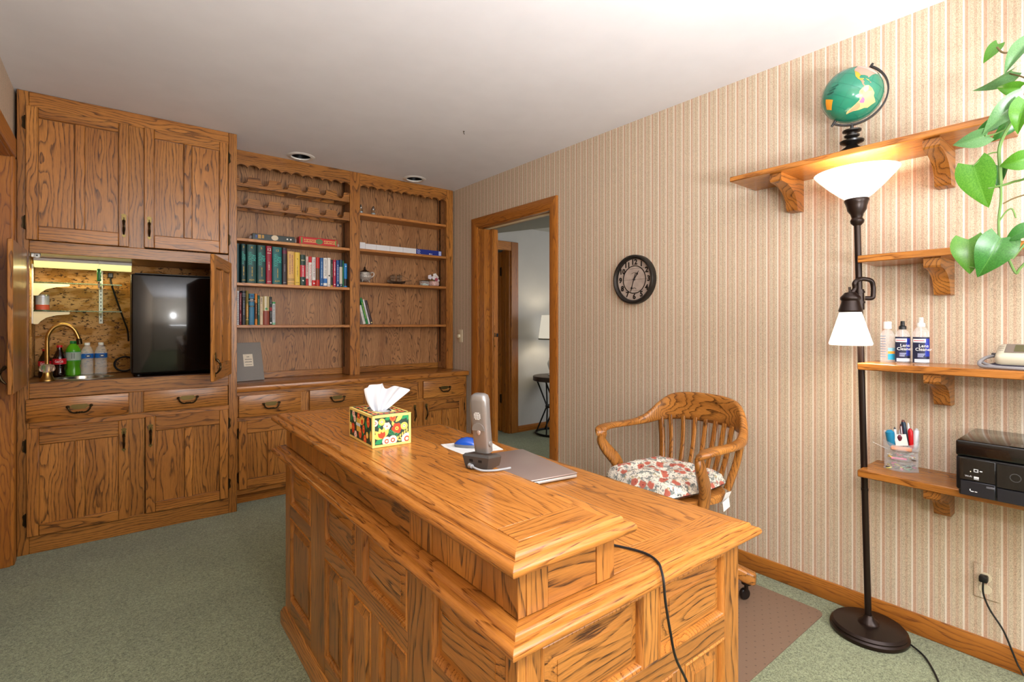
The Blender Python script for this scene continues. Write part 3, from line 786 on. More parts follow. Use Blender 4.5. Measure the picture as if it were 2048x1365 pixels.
# tin can on the lower glass shelf
tn = thing('tin_can', 'red and silver tin can on the lower glass shelf', 'can', (-0.326, 4.05, 1.2925))
B().lathe([(0.030, 0), (0.031, 0.002), (0.031, 0.092), (0.030, 0.094)], n=32).done('tin', STEEL, tn)
B().lathe([(0.0313, 0.004), (0.0313, 0.034)], n=32, cap=False).done('red_label', pm('tin_red', '#b04a33', 0.5), tn)
B().lathe([(0.0313, 0.034), (0.0313, 0.086)], n=32, cap=False).done('silver_label', pm('tin_silver', '#b8bcc4', 0.35, 0.3), tn)
for k in range(5): B().box(-0.012, 0.012, -0.0319, -0.0313, 0.042 + k * 0.008, 0.0445 + k * 0.008).done('label_print', pm('tin_print', '#7c8088', 0.5), tn)
# green handled opener hanging from a wire
gt = thing('green_opener', 'green-handled opener hanging from a wire hook under the strip light', 'opener', (-0.066, 3.93, 1.43), world=True)
B().tube([(-0.066, 3.93, 1.596), (-0.064, 3.93, 1.575), (-0.068, 3.93, 1.56), (-0.066, 3.93, 1.545)], 0.0012, 6).done('wire', STEEL, gt)
B().box(-0.075, -0.057, 3.925, 3.936, 1.470, 1.546, 0.005, 2).done('grip', pm('tool_green', '#0e6a2c', 0.4), gt)
B().box(-0.071, -0.061, 3.928, 3.933, 1.430, 1.474, 0.002).sphere((-0.066, 3.930, 1.462), 0.006, 8, 6).done('blade', pm('tool_steel', '#5d5347', 0.3, 0.9), gt)
# fridge power lead and coil
cd = thing('fridge_lead', 'black fridge power lead plugged in below the strip light and coiled on the worktop', 'cord', (-0.01, 4.13, 1.5), world=True)
B().box(-0.026, 0.002, 4.118, 4.146, 1.508, 1.540, 0.004).done('plug', BLACK, cd)
B().tube(spline([(-0.012, 4.125, 1.51), (-0.008, 4.122, 1.47), (0.010, 4.12, 1.40), (0.035, 4.12, 1.31), (0.058, 4.12, 1.23), (0.075, 4.13, 1.17), (0.08, 4.14, 1.10)], 5), 0.005, 8).done('cable', RUBBER, cd)
B().tube([(0.060 + 0.052 * math.cos(i * PI / 14), 4.132 + 0.003 * math.sin(i * PI / 7), 0.953 + 0.046 * math.sin(i * PI / 14)) for i in range(28)], 0.0055, 8, closed=True).done('coil', RUBBER, cd)
# roller catch
rcx = thing('door_catch', 'round white roller catch at the top corner of the compartment', 'catch', (-0.325, 3.675, 1.584), world=True)
B().lathe([(0.013, 0), (0.013, 0.008), (0.010, 0.010)], n=20, mat=Matrix.Translation((-0.318, 3.695, 1.580)) @ Matrix.Rotation(R(90), 4, 'X')).done('roller', WHITE, rcx)
B().lathe([(0.004, 0), (0.004, 0.012)], n=10, mat=Matrix.Translation((-0.318, 3.695, 1.580)) @ Matrix.Rotation(R(90), 4, 'X')).done('pin', BLACK, rcx)
B().box(-0.343, -0.305, 3.695, 3.715, 1.572, 1.5965, 0.002).done('mount', STEEL, rcx)
# ================================================================== bookcase base, counter, bookcase
BY = 3.965
bb = thing('base_cabinet', 'long oak base cabinet with four drawers under the bookcase counter', 'cabinet', (1.55, 3.72, 0), world=True)
fy = 3.722
cols = ((0.648, 1.040), (1.098, 1.493), (1.552, 1.950), (2.008, 2.403))
board('toe_kick', bb, 0.632, 2.436, 3.806, 3.824, 0.0, 0.085, 'light', 'x')
board('rail', bb, 0.632, 2.440, fy, fy + 0.02, 0.735, 0.762, 'cab', 'x')
board('rail', bb, 0.632, 2.440, fy, fy + 0.02, 0.567, 0.597, 'cab', 'x')
board('rail', bb, 0.632, 2.440, fy, fy + 0.02, 0.082, 0.122, 'cab', 'x')
for a, c in ((0.632, 0.650), (1.036, 1.102), (1.489, 1.556), (1.946, 2.012), (2.399, 2.440)):
    for z0, z1 in ((0.597, 0.735), (0.122, 0.567)):
        board('stile', bb, a, c, fy, fy + 0.02, z0, z1, 'cab', 'z')
board('side_panel', bb, 2.420, 2.440, fy + 0.02, 4.17, 0.0, 0.762, 'cab', 'z')
board('bottom_panel', bb, 0.632, 2.420, fy + 0.02, 4.17, 0.084, 0.10, 'cab', 'x')
for i, (a, c) in enumerate(cols):
    drawer(bb, a, c, 0.593, 0.738, fy - 0.02)
    cab_door(bb, a, c, 0.118, 0.570, fy - 0.02, 'l' if i % 2 == 0 else 'r', 'r' if i % 2 == 0 else 'l', 0.485, top=0.085, bot=0.062, hinge_z=(0.20, 0.49))
tag(B().box(0.6295, 2.448, 3.690, 4.170, 0.7625, 0.800, 0.004, 2).done('counter_top', wood('light', 'x')), 'long oak counter top with light front edge below the bookcase', 'counter')

bk = thing('bookcase', 'tall oak bookcase with scalloped valance, wine racks and open shelves', 'bookcase', (1.56, BY, 0.80), world=True)
zb = 0.8005
board('stile', bk, 1.489, 1.571, BY, BY + 0.022, zb, 2.438, 'cab', 'z')
board('stile', bk, 2.383, 2.453, BY, BY + 0.022, zb, 2.438, 'cab', 'z')
board('stile', bk, 0.6305, 0.677, BY, BY + 0.022, zb, 2.438, 'cab', 'z')
board('side_panel', bk, 0.6305, 0.662, BY + 0.022, 4.16, zb, 2.438, 'back', 'z')
board('divider', bk, 1.494, 1.566, BY + 0.022, 4.16, zb, 2.438, 'back', 'z')
board('side_panel', bk, 2.400, 2.453, BY + 0.022, 4.16, zb, 2.438, 'back', 'z')
board('back_panel', bk, 0.662, 1.494, 4.160, 4.170, zb, 2.438, 'back', 'z')
board('back_panel', bk, 1.566, 2.400, 4.160, 4.170, zb, 2.438, 'back', 'z')
board('backsplash', bk, 0.664, 1.492, 4.140, 4.159, zb, 0.850, 'cab', 'x')
board('backsplash', bk, 1.568, 2.398, 4.140, 4.159, zb, 0.850, 'cab', 'x')
for x in (0.664, 1.488, 1.568, 2.394):     # brass shelf tracks
    B().box(x, x + 0.004, 4.100, 4.114, 0.86, 2.40).done('shelf_track', BRASS_D, bk)
def valance(x0, x1, n):
    top = 2.438; cusp = 2.323; rise = 0.020
    pts = [(x0, top)]
    wd_ = (x1 - x0) / n
    for i in range(n):
        for k in range(7):
            t = k / 6
            pts.append((x0 + (i + t) * wd_, cusp + rise * math.sin(PI * t) ** 0.8 + (0.006 if i % 2 else 0)))
    pts.append((x1, top))
    B().prism(pts, lambda u, v, d: (u, d, v), BY + 0.001, BY + 0.021).done('valance', wood('cab', 'x'), bk)
valance(0.677, 1.489, 11); valance(1.571, 2.383, 11)
for zt in (1.821, 1.505, 1.205): board('shelf', bk, 0.663, 1.493, 3.974, 4.158, zt - 0.021, zt, 'shelf', 'x')
for zt in (2.118, 1.827, 1.553, 1.206): board('shelf', bk, 1.567, 2.399, 3.974, 4.158, zt - 0.021, zt, 'shelf', 'x')
# two wine racks
def rack(z0, z1):
    xs = [0.725 + 0.138 * i for i in range(6)]
    pts = [(0.664, z0), (0.664, z1)]
    for x in xs:
        pts += [(x - 0.036, z1), (x - 0.030, z1 - 0.004), (x - 0.0275, z1 - 0.012)]
        pts += [(x + 0.027 * math.cos(R(180 + k * 20)), z1 - 0.022 + 0.030 * math.sin(R(180 + k * 20))) for k in range(10)]
        pts += [(x + 0.0275, z1 - 0.012), (x + 0.030, z1 - 0.004), (x + 0.036, z1)]
    pts += [(1.492, z1), (1.492, z0)]
    f = B().prism(pts, lambda u, v, d: (u, d, v), 3.976, 3.994).done('rack_rail', wood('cab', 'x'), bk)
    pts2 = [(u, v) for u, v in pts]
    B().prism(pts2, lambda u, v, d: (u, d, v), 4.108, 4.124).done('rack_rail', wood('cab', 'x'), bk)
    board('rack_brace', bk, 1.03, 1.11, 3.994, 4.108, z0, z0 + 0.018, 'back', 'y')
    board('rack_brace', bk, 1.41, 1.492, 3.994, 4.108, z0, z0 + 0.018, 'back', 'y')
rack(2.190, 2.262); rack(2.041, 2.106)

# ------------------------------------------------------------ books
def strokes(parent, x, y, z, length, hgt, mat, vertical):
    """a line of unreadable small print as short strokes"""
    b = B(); p = -length / 2; rg = random.Random(int(x * 1e4) + int(z * 1e4))
    while p < length / 2:
        q = min(length / 2, p + rg.uniform(0.4, 0.9) * hgt); k = hgt * rg.uniform(0.32, 0.5)
        if vertical: b.box(x - k, x + k, y, y + 0.0012, z - q, z - p)
        else: b.box(x + p, x + q, y, y + 0.0012, z - k, z + k)
        p = q + hgt * (0.25 if rg.random() < 0.8 else 0.8)
    return b.done('print_line', mat, parent)

def book(x0, x1, z0, ztop, col, lab, group, title=None, tcol='#ffffff', yf=4.0, depth=0.150, bands=(), lean=0.0, tsize=None, marks=(), rough=0.45, second=None):
    """one book standing on a shelf, spine towards -y; lean rotates it about the shelf line"""
    wd_ = x1 - x0; h = ztop - z0; cx = (x0 + x1) / 2
    cm = pm('cover_' + col.lstrip('#'), col, rough)
    e = min(0.0025, wd_ * 0.12)
    b = B()
    n = 6
    prof = [(x0, yf + 0.006)] + [(cx - wd_ / 2 * math.cos(PI * k / n), yf + 0.006 - 0.006 * math.sin(PI * k / n)) for k in range(1, n)] + [(x1, yf + 0.006)]
    prof += [(x1, yf + depth), (x1 - e, yf + depth), (x1 - e, yf + 0.010), (x0 + e, yf + 0.010), (x0 + e, yf + depth), (x0, yf + depth)]
    b.prism(prof, lambda u, v, d: (u, v, d), z0, ztop)
    o = b.done('book', cm, origin=(cx, yf + 0.02, z0))
    tag(o, lab, 'book', group)
    B().box(x0 + e + 0.0002, x1 - e - 0.0002, yf + 0.0105, yf + depth - 0.004, z0 + 0.003, ztop - 0.004).done('pages', PAGES, o)
    for f0, f1, c in bands:
        q = [(x0 - 0.0002, yf + 0.006)] + [(cx - (wd_ / 2 + 0.0002) * math.cos(PI * k / n), yf + 0.0058 - 0.0062 * math.sin(PI * k / n)) for k in range(1, n)] + [(x1 + 0.0002, yf + 0.006)]
        B().prism(q, lambda u, v, d: (u, v, d), z0 + f0 * h, z0 + f1 * h).done('spine_band', pm('band_' + c.lstrip('#'), c, 0.45), o)
    if title:
        for (s, fc, ln, c, off) in title:
            if s.startswith('~'):          # print too small to read in the photograph: fine strokes
                strokes(o, cx + off * wd_, yf - 0.0006, z0 + fc * h, ln * h, min(0.006, wd_ * 0.26), pm('ink_' + c.lstrip('#'), c, 0.5), True)
                continue
            txt(s, tsize or wd_ * 0.62, o, (cx + off * wd_, yf - 0.0006, z0 + fc * h), (0, 0, -1), (1, 0, 0), pm('ink_' + c.lstrip('#'), c, 0.5), 'title', fit=ln * h)
    for (s, fc, sz, c) in marks:
        if s.startswith('~'):
            b = B()
            if len(s) > 2: strokes(o, cx, yf - 0.0008, z0 + fc * h, wd_ * 0.62, sz * 0.6, pm('ink_' + c.lstrip('#'), c, 0.5), False)
            else: b.lathe([(sz * 0.42, 0), (sz * 0.42, 0.0008)], n=14, mat=Matrix.Translation((cx, yf - 0.0002, z0 + fc * h)) @ Matrix.Rotation(R(90), 4, 'X')).done('spine_mark', pm('ink_' + c.lstrip('#'), c, 0.5), o)
            continue
        txt(s, sz, o, (cx, yf - 0.0008, z0 + fc * h), (1, 0, 0), (0, 0, 1), pm('ink_' + c.lstrip('#'), c, 0.5), 'spine_mark')
    if lean: o.rotation_euler = (0, lean, 0)
    return o

GU = 'books on the upper shelf of the left bay'
z = 1.5055
TEAL, GOLD = '#14504f', '#d8b23a'
HB = lambda sub: [('ASM', 0.66, 0.16, '#3fc1b0', 0.20), ('HANDBOOK', 0.64, 0.34, '#2fae9e', -0.18), ('~' + sub, 0.30, 0.24, GOLD, 0.05)]
book(0.681, 0.703, z, 1.784, '#26474b', 'dark teal book, first at the left end of the upper book row', GU)
book(0.715, 0.744, z, 1.784, '#1b3f40', 'thin dark teal handbook with gold lettering, second on the upper row', GU, HB('Alloy Phase'), marks=(('3', 0.92, 0.022, GOLD), ('ASM', 0.07, 0.012, GOLD)))
book(0.752, 0.813, z, 1.784, '#1a4a48', 'thick dark green handbook numbered 4 with teal and gold lettering', GU, HB('Heat Treating'), marks=(('4', 0.92, 0.024, GOLD), ('ASM', 0.08, 0.018, GOLD)))
book(0.819, 0.875, z, 1.785, '#1a4a48', 'thick dark green handbook left of the red one', GU, HB('Surface Engineering'), marks=(('5', 0.92, 0.024, GOLD), ('ASM', 0.08, 0.018, GOLD)))
book(0.879, 0.917, z, 1.785, '#9c1a33', 'dark red handbook with a large white 12', GU, [('~F16', 0.47, 0.22, '#f2ead8', 0)], marks=(('12', 0.90, 0.030, '#f6efe0'), ('~Metals', 0.81, 0.010, '#f6efe0'), ('ASM', 0.06, 0.013, '#f6efe0')))
book(0.921, 0.986, z, 1.782, '#146264', 'teal handbook numbered 13 right of the red one', GU, HB('Corrosion'), marks=(('13', 0.90, 0.024, GOLD), ('ASM', 0.08, 0.018, GOLD)))
book(0.990, 1.022, z, 1.782, '#3a2f35', 'tall blackish book with plum top band', GU, [('~C5', 0.45, 0.20, '#8f8088', 0)], bands=((0.84, 0.93, '#6a2740'),), marks=(('asm', 0.06, 0.012, '#e8e8ee'),))
book(1.026, 1.076, z, 1.758, '#dcae66', 'tan paperback with purple lettering', GU, [('~N19', 0.62, 0.55, '#8a4a6a', 0.16), ('~C20', 0.62, 0.60, '#8a4a6a', -0.16)], bands=((0.14, 0.155, '#5a4630'), (0.18, 0.19, '#5a4630'), (0.05, 0.06, '#5a4630')))
book(1.078, 1.116, z, 1.755, '#e6c24a', 'yellow paperback next to the tan one', GU, [('~T20', 0.42, 0.34, '#8a6a20', 0)], marks=(('~A', 0.80, 0.010, '#8a6a20'), ('~ME', 0.08, 0.010, '#8a6a20')))
book(1.118, 1.157, z, 1.741, '#1f3d35', 'dark green book with a red and white spine label', GU, [('~M18', 0.46, 0.36, '#ffffff', 0)], bands=((0.28, 0.66, '#c02b3c'),), marks=(('~II', 0.82, 0.020, '#b9b08a'), ('~W', 0.16, 0.014, '#f0ece0')))
book(1.159, 1.178, z, 1.730, '#d9c9c0', 'narrow pale book with red lettering and red foot', GU, [('~I21', 0.62, 0.55, '#b8464a', 0)], bands=((0.0, 0.24, '#c3202c'),))
book(1.180, 1.203, z, 1.731, '#e9e4de', 'white book with bold red lettering and red head', GU, [('TOYOTA TALENT', 0.42, 0.62, '#c81f2c', 0)], bands=((0.80, 1.0, '#cf1f26'),), tsize=0.019)
book(1.2045, 1.233, z, 1.728, '#dcd9d6', 'white book with grey and red title and red foot', GU, [('THE TOYOTA WAY', 0.62, 0.66, '#8c3a44', 0)], bands=((0.0, 0.20, '#c81f26'),), marks=(('~G', 0.09, 0.014, '#f3eaea'),))
book(1.235, 1.263, z, 1.730, '#6b4527', 'brown book with red head and red foot', GU, bands=((0.62, 1.0, '#c22a20'), (0.0, 0.22, '#c22a20')))
book(1.2645, 1.290, z, 1.728, '#1f5a97', 'blue book with pale title beside the white paperbacks', GU, [('~E14', 0.58, 0.62, '#a9cbe6', 0)], marks=(('~a', 0.08, 0.012, '#dfe9f2'),))
book(1.2915, 1.321, z, 1.730, '#ece9e4', 'white book titled in dark serif letters with a blue block', GU, [('LEAN SIX SIGMA', 0.66, 0.60, '#4a4d52', 0)], bands=((0.12, 0.28, '#2a6fb8'), (0.0, 0.03, '#2f62a0')))
book(1.3225, 1.348, z, 1.733, '#e4e1dc', 'plain white paperback right of the serif titled one', GU, marks=(('~k', 0.38, 0.014, '#222222'), ('~o', 0.06, 0.010, '#888888')))
book(1.3495, 1.3655, z, 1.719, '#33352f', 'slim black book with small pale lettering', GU, [('~L12', 0.6, 0.5, '#b9b59a', 0)], bands=((0.0, 0.06, '#c9a33a'),))
book(1.367, 1.390, z, 1.721, '#b52343', 'raspberry red book with white title', GU, [('~G9', 0.66, 0.5, '#f3dfe2', 0)], marks=(('~o', 0.09, 0.012, '#f3dfe2'),))
book(1.392, 1.416, z, 1.719, '#1e4c8c', 'dark blue book with white lettering', GU, [('~A20', 0.52, 0.62, '#cfdcec', 0)], marks=(('~o', 0.07, 0.012, '#ffffff'),))
book(1.4175, 1.442, z, 1.725, '#24435f', 'navy book with a cream spine panel', GU, bands=((0.12, 0.74, '#cfc8b6'),), marks=(('~G', 0.07, 0.010, '#d8d8d0'),))
book(1.4435, 1.4525, z, 1.718, '#2f7a4a', 'very thin green booklet', GU)
book(1.4545, 1.480, z, 1.698, '#1c7fc4', 'short bright blue and black book at the right end of the upper row', GU, bands=((0.06, 0.36, '#26262a'),), marks=(('~m', 0.88, 0.012, '#cfe4f5'),))

GL_ = 'books on the lower shelf of the left bay'
z = 1.2055
o = book(0.682, 0.703, z, 1.447, '#cfcfd2', 'white spiral-bound notebook at the left end of the lower row', GL_)
for k in range(18): B().tube([(0.681, 4.000, z + 0.012 + k * 0.0125), (0.6925, 3.992, z + 0.012 + k * 0.0125), (0.704, 4.000, z + 0.012 + k * 0.0125)], 0.0016, 5).done('coil_ring', pm('coil_grey', '#8d8f94', 0.3, 0.6), o)
book(0.705, 0.718, z, 1.435, '#7a1726', 'slim dark red book beside the spiral notebook', GL_, [('~P15', 0.70, 0.5, '#e8c7c4', 0), ('~T6', 0.22, 0.25, '#e8c7c4', 0)])
book(0.7195, 0.745, z, 1.449, '#23272f', 'tall black book with faint lettering on the lower row', GL_, [('~W13', 0.5, 0.42, '#8f98a8', 0)], bands=((0.90, 0.91, '#b0b4ba'), (0.84, 0.85, '#b0b4ba')))
book(0.7455, 0.763, z, 1.451, '#7a6a24', 'olive and gold book on the lower row', GL_, [('~T12', 0.4, 0.45, '#f0e0b0', 0)], bands=((0.22, 0.60, '#a8761c'), (0.14, 0.165, '#e0c070')))
book(0.766, 0.801, z, 1.430, '#2c7397', 'blue hardback with black title bands', GL_, bands=((0.74, 0.85, '#1b2126'), (0.575, 0.615, '#2b4038')), marks=(('~TEXTBOOK', 0.815, 0.0085, '#f2f2f2'), ('HANDBOOK', 0.770, 0.0085, '#f2f2f2'), ('~+', 0.93, 0.020, '#123f74'), ('~VOL', 0.595, 0.006, '#c9b07a'), ('~CRC', 0.06, 0.009, '#123f74')))
book(0.804, 0.820, z, 1.431, '#6a3a20', 'brown book with orange head and foot', GL_, [('~R11', 0.5, 0.30, '#d8a070', 0)], bands=((0.70, 1.0, '#d8842c'), (0.0, 0.19, '#d8842c')))
book(0.822, 0.8355, z, 1.420, '#135a55', 'slim teal book beside the cream one', GL_, [('~T14', 0.6, 0.55, '#bfe0d8', 0)])
book(0.8365, 0.858, z, 1.411, '#d6c2a2', 'cream paperback with dark title', GL_, [('~S5', 0.85, 0.22, '#3c3a38', 0), ('~K10', 0.5, 0.35, '#b0a590', 0)])
book(0.859, 0.901, z, 1.415, '#b9a878', 'thick book, beige above and rust below', GL_, bands=((0.0, 0.49, '#8c3d2a'),), marks=(('~e', 0.56, 0.020, '#3f8f5a'),), rough=0.2)
book(0.902, 0.919, z, 1.412, '#2a2b2d', 'slim black book with a small red mark', GL_, [('~M6', 0.82, 0.16, '#9a9c9e', 0), ('~d6', 0.36, 0.2, '#9a9c9e', 0)], bands=((0.50, 0.62, '#a3202c'),), marks=(('~o', 0.07, 0.014, '#f0f0f0'),))
book(0.920, 0.942, z, 1.376, '#c9d0d4', 'short white book with green ends and black lettering', GL_, [('~F16', 0.5, 0.74, '#2c2f33', 0)], bands=((0.92, 0.99, '#1f8f3f'), (0.0, 0.10, '#7fb89a')))

GR_ = 'leaning books in the right bay'
z = 1.2112
LN = R(-14.5)
book(1.615, 1.637, z, 1.370, '#e2dcd6', 'white paperback leaning at the left end of the right bay', GR_, [('~O6', 0.38, 0.5, '#5d6470', 0)], lean=LN)
book(1.6385, 1.658, z, 1.432, '#1c7f3e', 'green paperback with yellow lettering leaning beside the white one', GR_, [('~G8', 0.52, 0.62, '#d6e04a', 0)], lean=LN, tsize=0.016)
book(1.6595, 1.674, z, 1.420, '#e3e0e4', 'slim white hardback leaning between the green and the dark book', GR_, [('~P8', 0.5, 0.4, '#9a8f9c', 0)], lean=LN)
book(1.6755, 1.698, z, 1.412, '#3b2c2e', 'dark brown book leaning outermost in the right bay', GR_, [('~G6', 0.6, 0.4, '#8a6f5a', 0)], lean=LN, marks=(('~o', 0.06, 0.014, '#e8d890'),))

# grey cloth album leaning on the bookcase back
al = thing('cloth_album', 'grey cloth album with a cream title card leaning on the counter', 'album', (0.78, 4.02, 0.802))
M0 = Matrix.Rotation(R(-14), 4, 'X')
GC = pm('grey_cloth', '#87837f', 0.9, noise=0.12, nscale=500, bump=0.3)
B().box(-0.098, 0.098, -0.002, 0.002, 0.0, 0.282, 0.001, mat=M0).box(-0.098, 0.098, 0.020, 0.024, 0.0, 0.282, 0.001, mat=M0).box(-0.098, -0.094, 0.002, 0.020, 0.0, 0.282, mat=M0).done('cover', GC, al)
B().box(-0.093, 0.094, 0.0025, 0.0195, 0.004, 0.277, mat=M0).done('pages', PAGES, al)
B().box(-0.036, 0.030, -0.0032, -0.0022, 0.105, 0.195, mat=M0).done('title_card', pm('cream_card', '#ddd3c0', 0.8), al)
for wq, zz, sz in ((0.018, 0.176, 0.007), (0.046, 0.157, 0.007), (0.050, 0.138, 0.007), (0.046, 0.118, 0.004)):
    b = B(); p = -wq / 2
    while p < wq / 2:
        b.box(-0.003 + p, -0.003 + p + sz * 0.6, -0.0040, -0.0031, zz - sz / 2, zz + sz * random.uniform(0.2, 0.5), mat=M0); p += sz * 0.9
    b.done('print_line', pm('ink_505050', '#505050', 0.6), al)
al.rotation_euler = (0, 0, R(12))

# ------------------------------------------------------------ boxes, shakers, ornaments
d = tag(B().box(0.785, 1.075, 3.990, 4.060, 1.8215, 1.866, 0.002).done('gift_box', pm('dark_box', '#1c2a26', 0.25)), 'long dark green gift box in plastic film on the top shelf', 'box')
B().lathe([(0.019, 0), (0.019, 0.0006)], n=28, mat=Matrix.Translation((0.935, 3.9898, 1.846)) @ Matrix.Rotation(R(90), 4, 'X') @ Matrix.Diagonal((1.25, 1, 1, 1))).done('oval_badge', pm('badge_cream', '#d8c9ae', 0.5), d)
B().box(0.822, 0.842, 3.9892, 3.9902, 1.832, 1.860).box(0.848, 0.862, 3.9892, 3.9902, 1.835, 1.860).done('gold_print', pm('print_gold', '#b98a2a', 0.4), d)
B().box(0.805, 0.816, 3.9892, 3.9902, 1.836, 1.856).done('blue_print', pm('print_blue', '#3a4f9a', 0.4), d)
B().lathe([(0.006, 0), (0.006, 0.0006)], n=14, mat=Matrix.Translation((1.022, 3.9898, 1.845)) @ Matrix.Rotation(R(90), 4, 'X')).lathe([(0.006, 0), (0.006, 0.0006)], n=14, mat=Matrix.Translation((1.046, 3.9898, 1.845)) @ Matrix.Rotation(R(90), 4, 'X')).done('white_dots', WHITE, d)
B().box(1.076, 1.092, 3.998, 4.05, 1.826, 1.856, 0.004).box(0.770, 0.784, 3.998, 4.05, 1.826, 1.852, 0.004).done('film_end', CLEAR, d)
d = tag(B().box(1.106, 1.396, 3.988, 4.062, 1.8215, 1.878, 0.003).done('gift_box', pm('red_box', '#c3171f', 0.3)), 'long red gift box with gold print on the top shelf', 'box')
B().lathe([(0.021, 0), (0.021, 0.0006)], n=28, mat=Matrix.Translation((1.255, 3.9878, 1.850)) @ Matrix.Rotation(R(90), 4, 'X') @ Matrix.Diagonal((1.3, 1, 1, 1))).done('green_badge', pm('badge_green', '#5c7a46', 0.5), d)
GP = pm('print_pale_gold', '#d9b56a', 0.4)
b = B()
for k in range(9):
    x = 1.142 + 0.010 * k
    b.box(x, x + 0.006, 3.9872, 3.9882, 1.852 + 0.003 * (k % 2), 1.862)
    b.box(x, x + 0.006, 3.9872, 3.9882, 1.838, 1.846 + 0.002 * (k % 3))
    x = 1.292 + 0.010 * k
    b.box(x, x + 0.006, 3.9872, 3.9882, 1.852 + 0.003 * (k % 2), 1.863)
    b.box(x, x + 0.006, 3.9872, 3.9882, 1.838, 1.846 + 0.002 * (k % 3))
b.done('gold_print', GP, d)
B().box(1.118, 1.130, 3.9872, 3.9882, 1.828, 1.872).box(1.378, 1.388, 3.9872, 3.9882, 1.828, 1.872).done('green_print', pm('print_green', '#6e8a3a', 0.5), d)
B().box(1.397, 1.416, 4.0, 4.05, 1.826, 1.850, 0.004).done('film_end', CLEAR, d)
# row of small white boxes and a blue one
WX = (1.575, 1.627, 1.723, 1.843, 1.964, 2.091)
names = ('short white carton at the left end of the carton row', 'second white carton from the left on the shelf', 'middle white carton of the row of five', 'fourth white carton from the left on the shelf', 'white carton touching the blue box')
CART = pm('white_card', '#dddcdf', 0.6)
for i in range(5):
    d = tag(B().box(WX[i] + 0.0008, WX[i + 1] - 0.0008, 3.990, 4.062, 1.8275, 1.873 + (0.008 if i == 0 else 0), 0.0012).done('white_carton', CART), names[i], 'carton', 'white cartons in the right bay')
    B().box(WX[i] + 0.0009, WX[i + 1] - 0.0009, 3.9896, 3.9902, 1.8545, 1.8549).done('lid_seam', pm('seam_grey', '#a9a9ae', 0.6), d)
d = tag(B().box(2.093, 2.345, 3.988, 4.062, 1.8275, 1.873, 0.0012).done('blue_carton', pm('blue_card', '#1c2f86', 0.45)), 'long dark blue carton beside the white cartons', 'carton')
b = B()
for k in range(4):
    for j in range(4):
        if (k + j) % 2: b.box(2.098 + k * 0.008, 2.105 + k * 0.008, 3.9873, 3.9882, 1.832 + j * 0.009, 1.840 + j * 0.009)
b.box(2.315, 2.340, 3.9873, 3.9882, 1.832, 1.868)
b.done('white_print', pm('print_pale_blue', '#a9b6e0', 0.5), d)
strokes(d, 2.232, 3.9870, 1.838, 0.030, 0.010, WHITE, False)
# glass shakers
for x, lab in ((1.612, 'glass shaker half hidden behind the bookcase divider'), (1.720, 'glass salt shaker with silver top standing free on the shelf')):
    t = thing('salt_shaker', lab, 'shaker', (x, 4.05, 2.1185), group='glass shakers')
    B().lathe([(0.019, 0), (0.020, 0.004), (0.016, 0.030), (0.012, 0.052)], n=10).done('jar', GLASS, t)
    B().lathe([(0.015, 0.004), (0.0135, 0.028)], n=10).done('salt', pm('salt', '#e8e8ea', 0.9), t)
    B().lathe([(0.0125, 0.052), (0.0135, 0.060), (0.011, 0.072), (0.006, 0.080), (0.003, 0.086)], n=14).done('cap', STEEL, t)
# silver sugar pot
SV = pm('engraved_silver', '#d9d4cd', 0.3, 0.5, noise=0.35, nscale=160, bump=0.8)
t = thing('silver_pot', 'engraved silver sugar pot with finial lid and looped handle', 'pot', (1.648, 4.055, 1.5535))
B().lathe([(0.018, 0.012), (0.044, 0.028), (0.056, 0.046), (0.052, 0.066), (0.042, 0.078), (0.050, 0.086), (0.049, 0.088)], n=30).done('body', SV, t)
B().lathe([(0.048, 0.088), (0.036, 0.098), (0.018, 0.106), (0.008, 0.116), (0.011, 0.124), (0.004, 0.132), (0.001, 0.140)], n=24).done('lid', pm('dark_silver', '#77726c', 0.2, 0.95), t)
for sg in (1,):
    B().tube(spline([(sg * 0.048, 0, 0.082), (sg * 0.064, 0, 0.092), (sg * 0.080, 0, 0.086), (sg * 0.078, 0, 0.066), (sg * 0.060, 0, 0.052), (sg * 0.050, 0, 0.046)], 5), 0.0045, 8).done('handle', SV, t)
for k in range(4):
    a = k * PI / 2 + 0.7
    B().tube([(0.034 * math.cos(a), 0.034 * math.sin(a), 0.024), (0.042 * math.cos(a), 0.042 * math.sin(a), 0.010), (0.046 * math.cos(a), 0.046 * math.sin(a), 0.0055)], [0.004, 0.004, 0.005], 6).done('foot', SV, t)
# small metal ship model
t = thing('ship_model', 'small wire ship model on the shelf between the silver pot and the flowers', 'model ship', (1.93, 4.05, 1.5535))
PW = pm('pewter_brown', '#5e4a3a', 0.4, 0.6)
hull = []
for k in range(9):
    u = -1 + 2 * k / 8; xx = u * 0.085; wq = 0.020 * max(0.05, 1 - u * u) ** 0.6; zt = 0.026 + 0.010 * u * u
    hull.append([(xx, -wq, zt), (xx, -wq * 0.5, 0.010 + 0.008 * u * u), (xx, 0, 0.005 + 0.012 * u * u), (xx, wq * 0.5, 0.010 + 0.008 * u * u), (xx, wq, zt)])
B().loft(hull).done('hull', PW, t)
B().tube([(0.08, 0, 0.034), (0.145, 0, 0.040)], 0.0025, 6).done('bowsprit', PW, t)
for x, hh in ((-0.03, 0.088), (0.028, 0.094), (-0.062, 0.066)):
    B().tube([(x, 0, 0.02), (x, 0, hh)], 0.0022, 6).done('mast', PW, t)
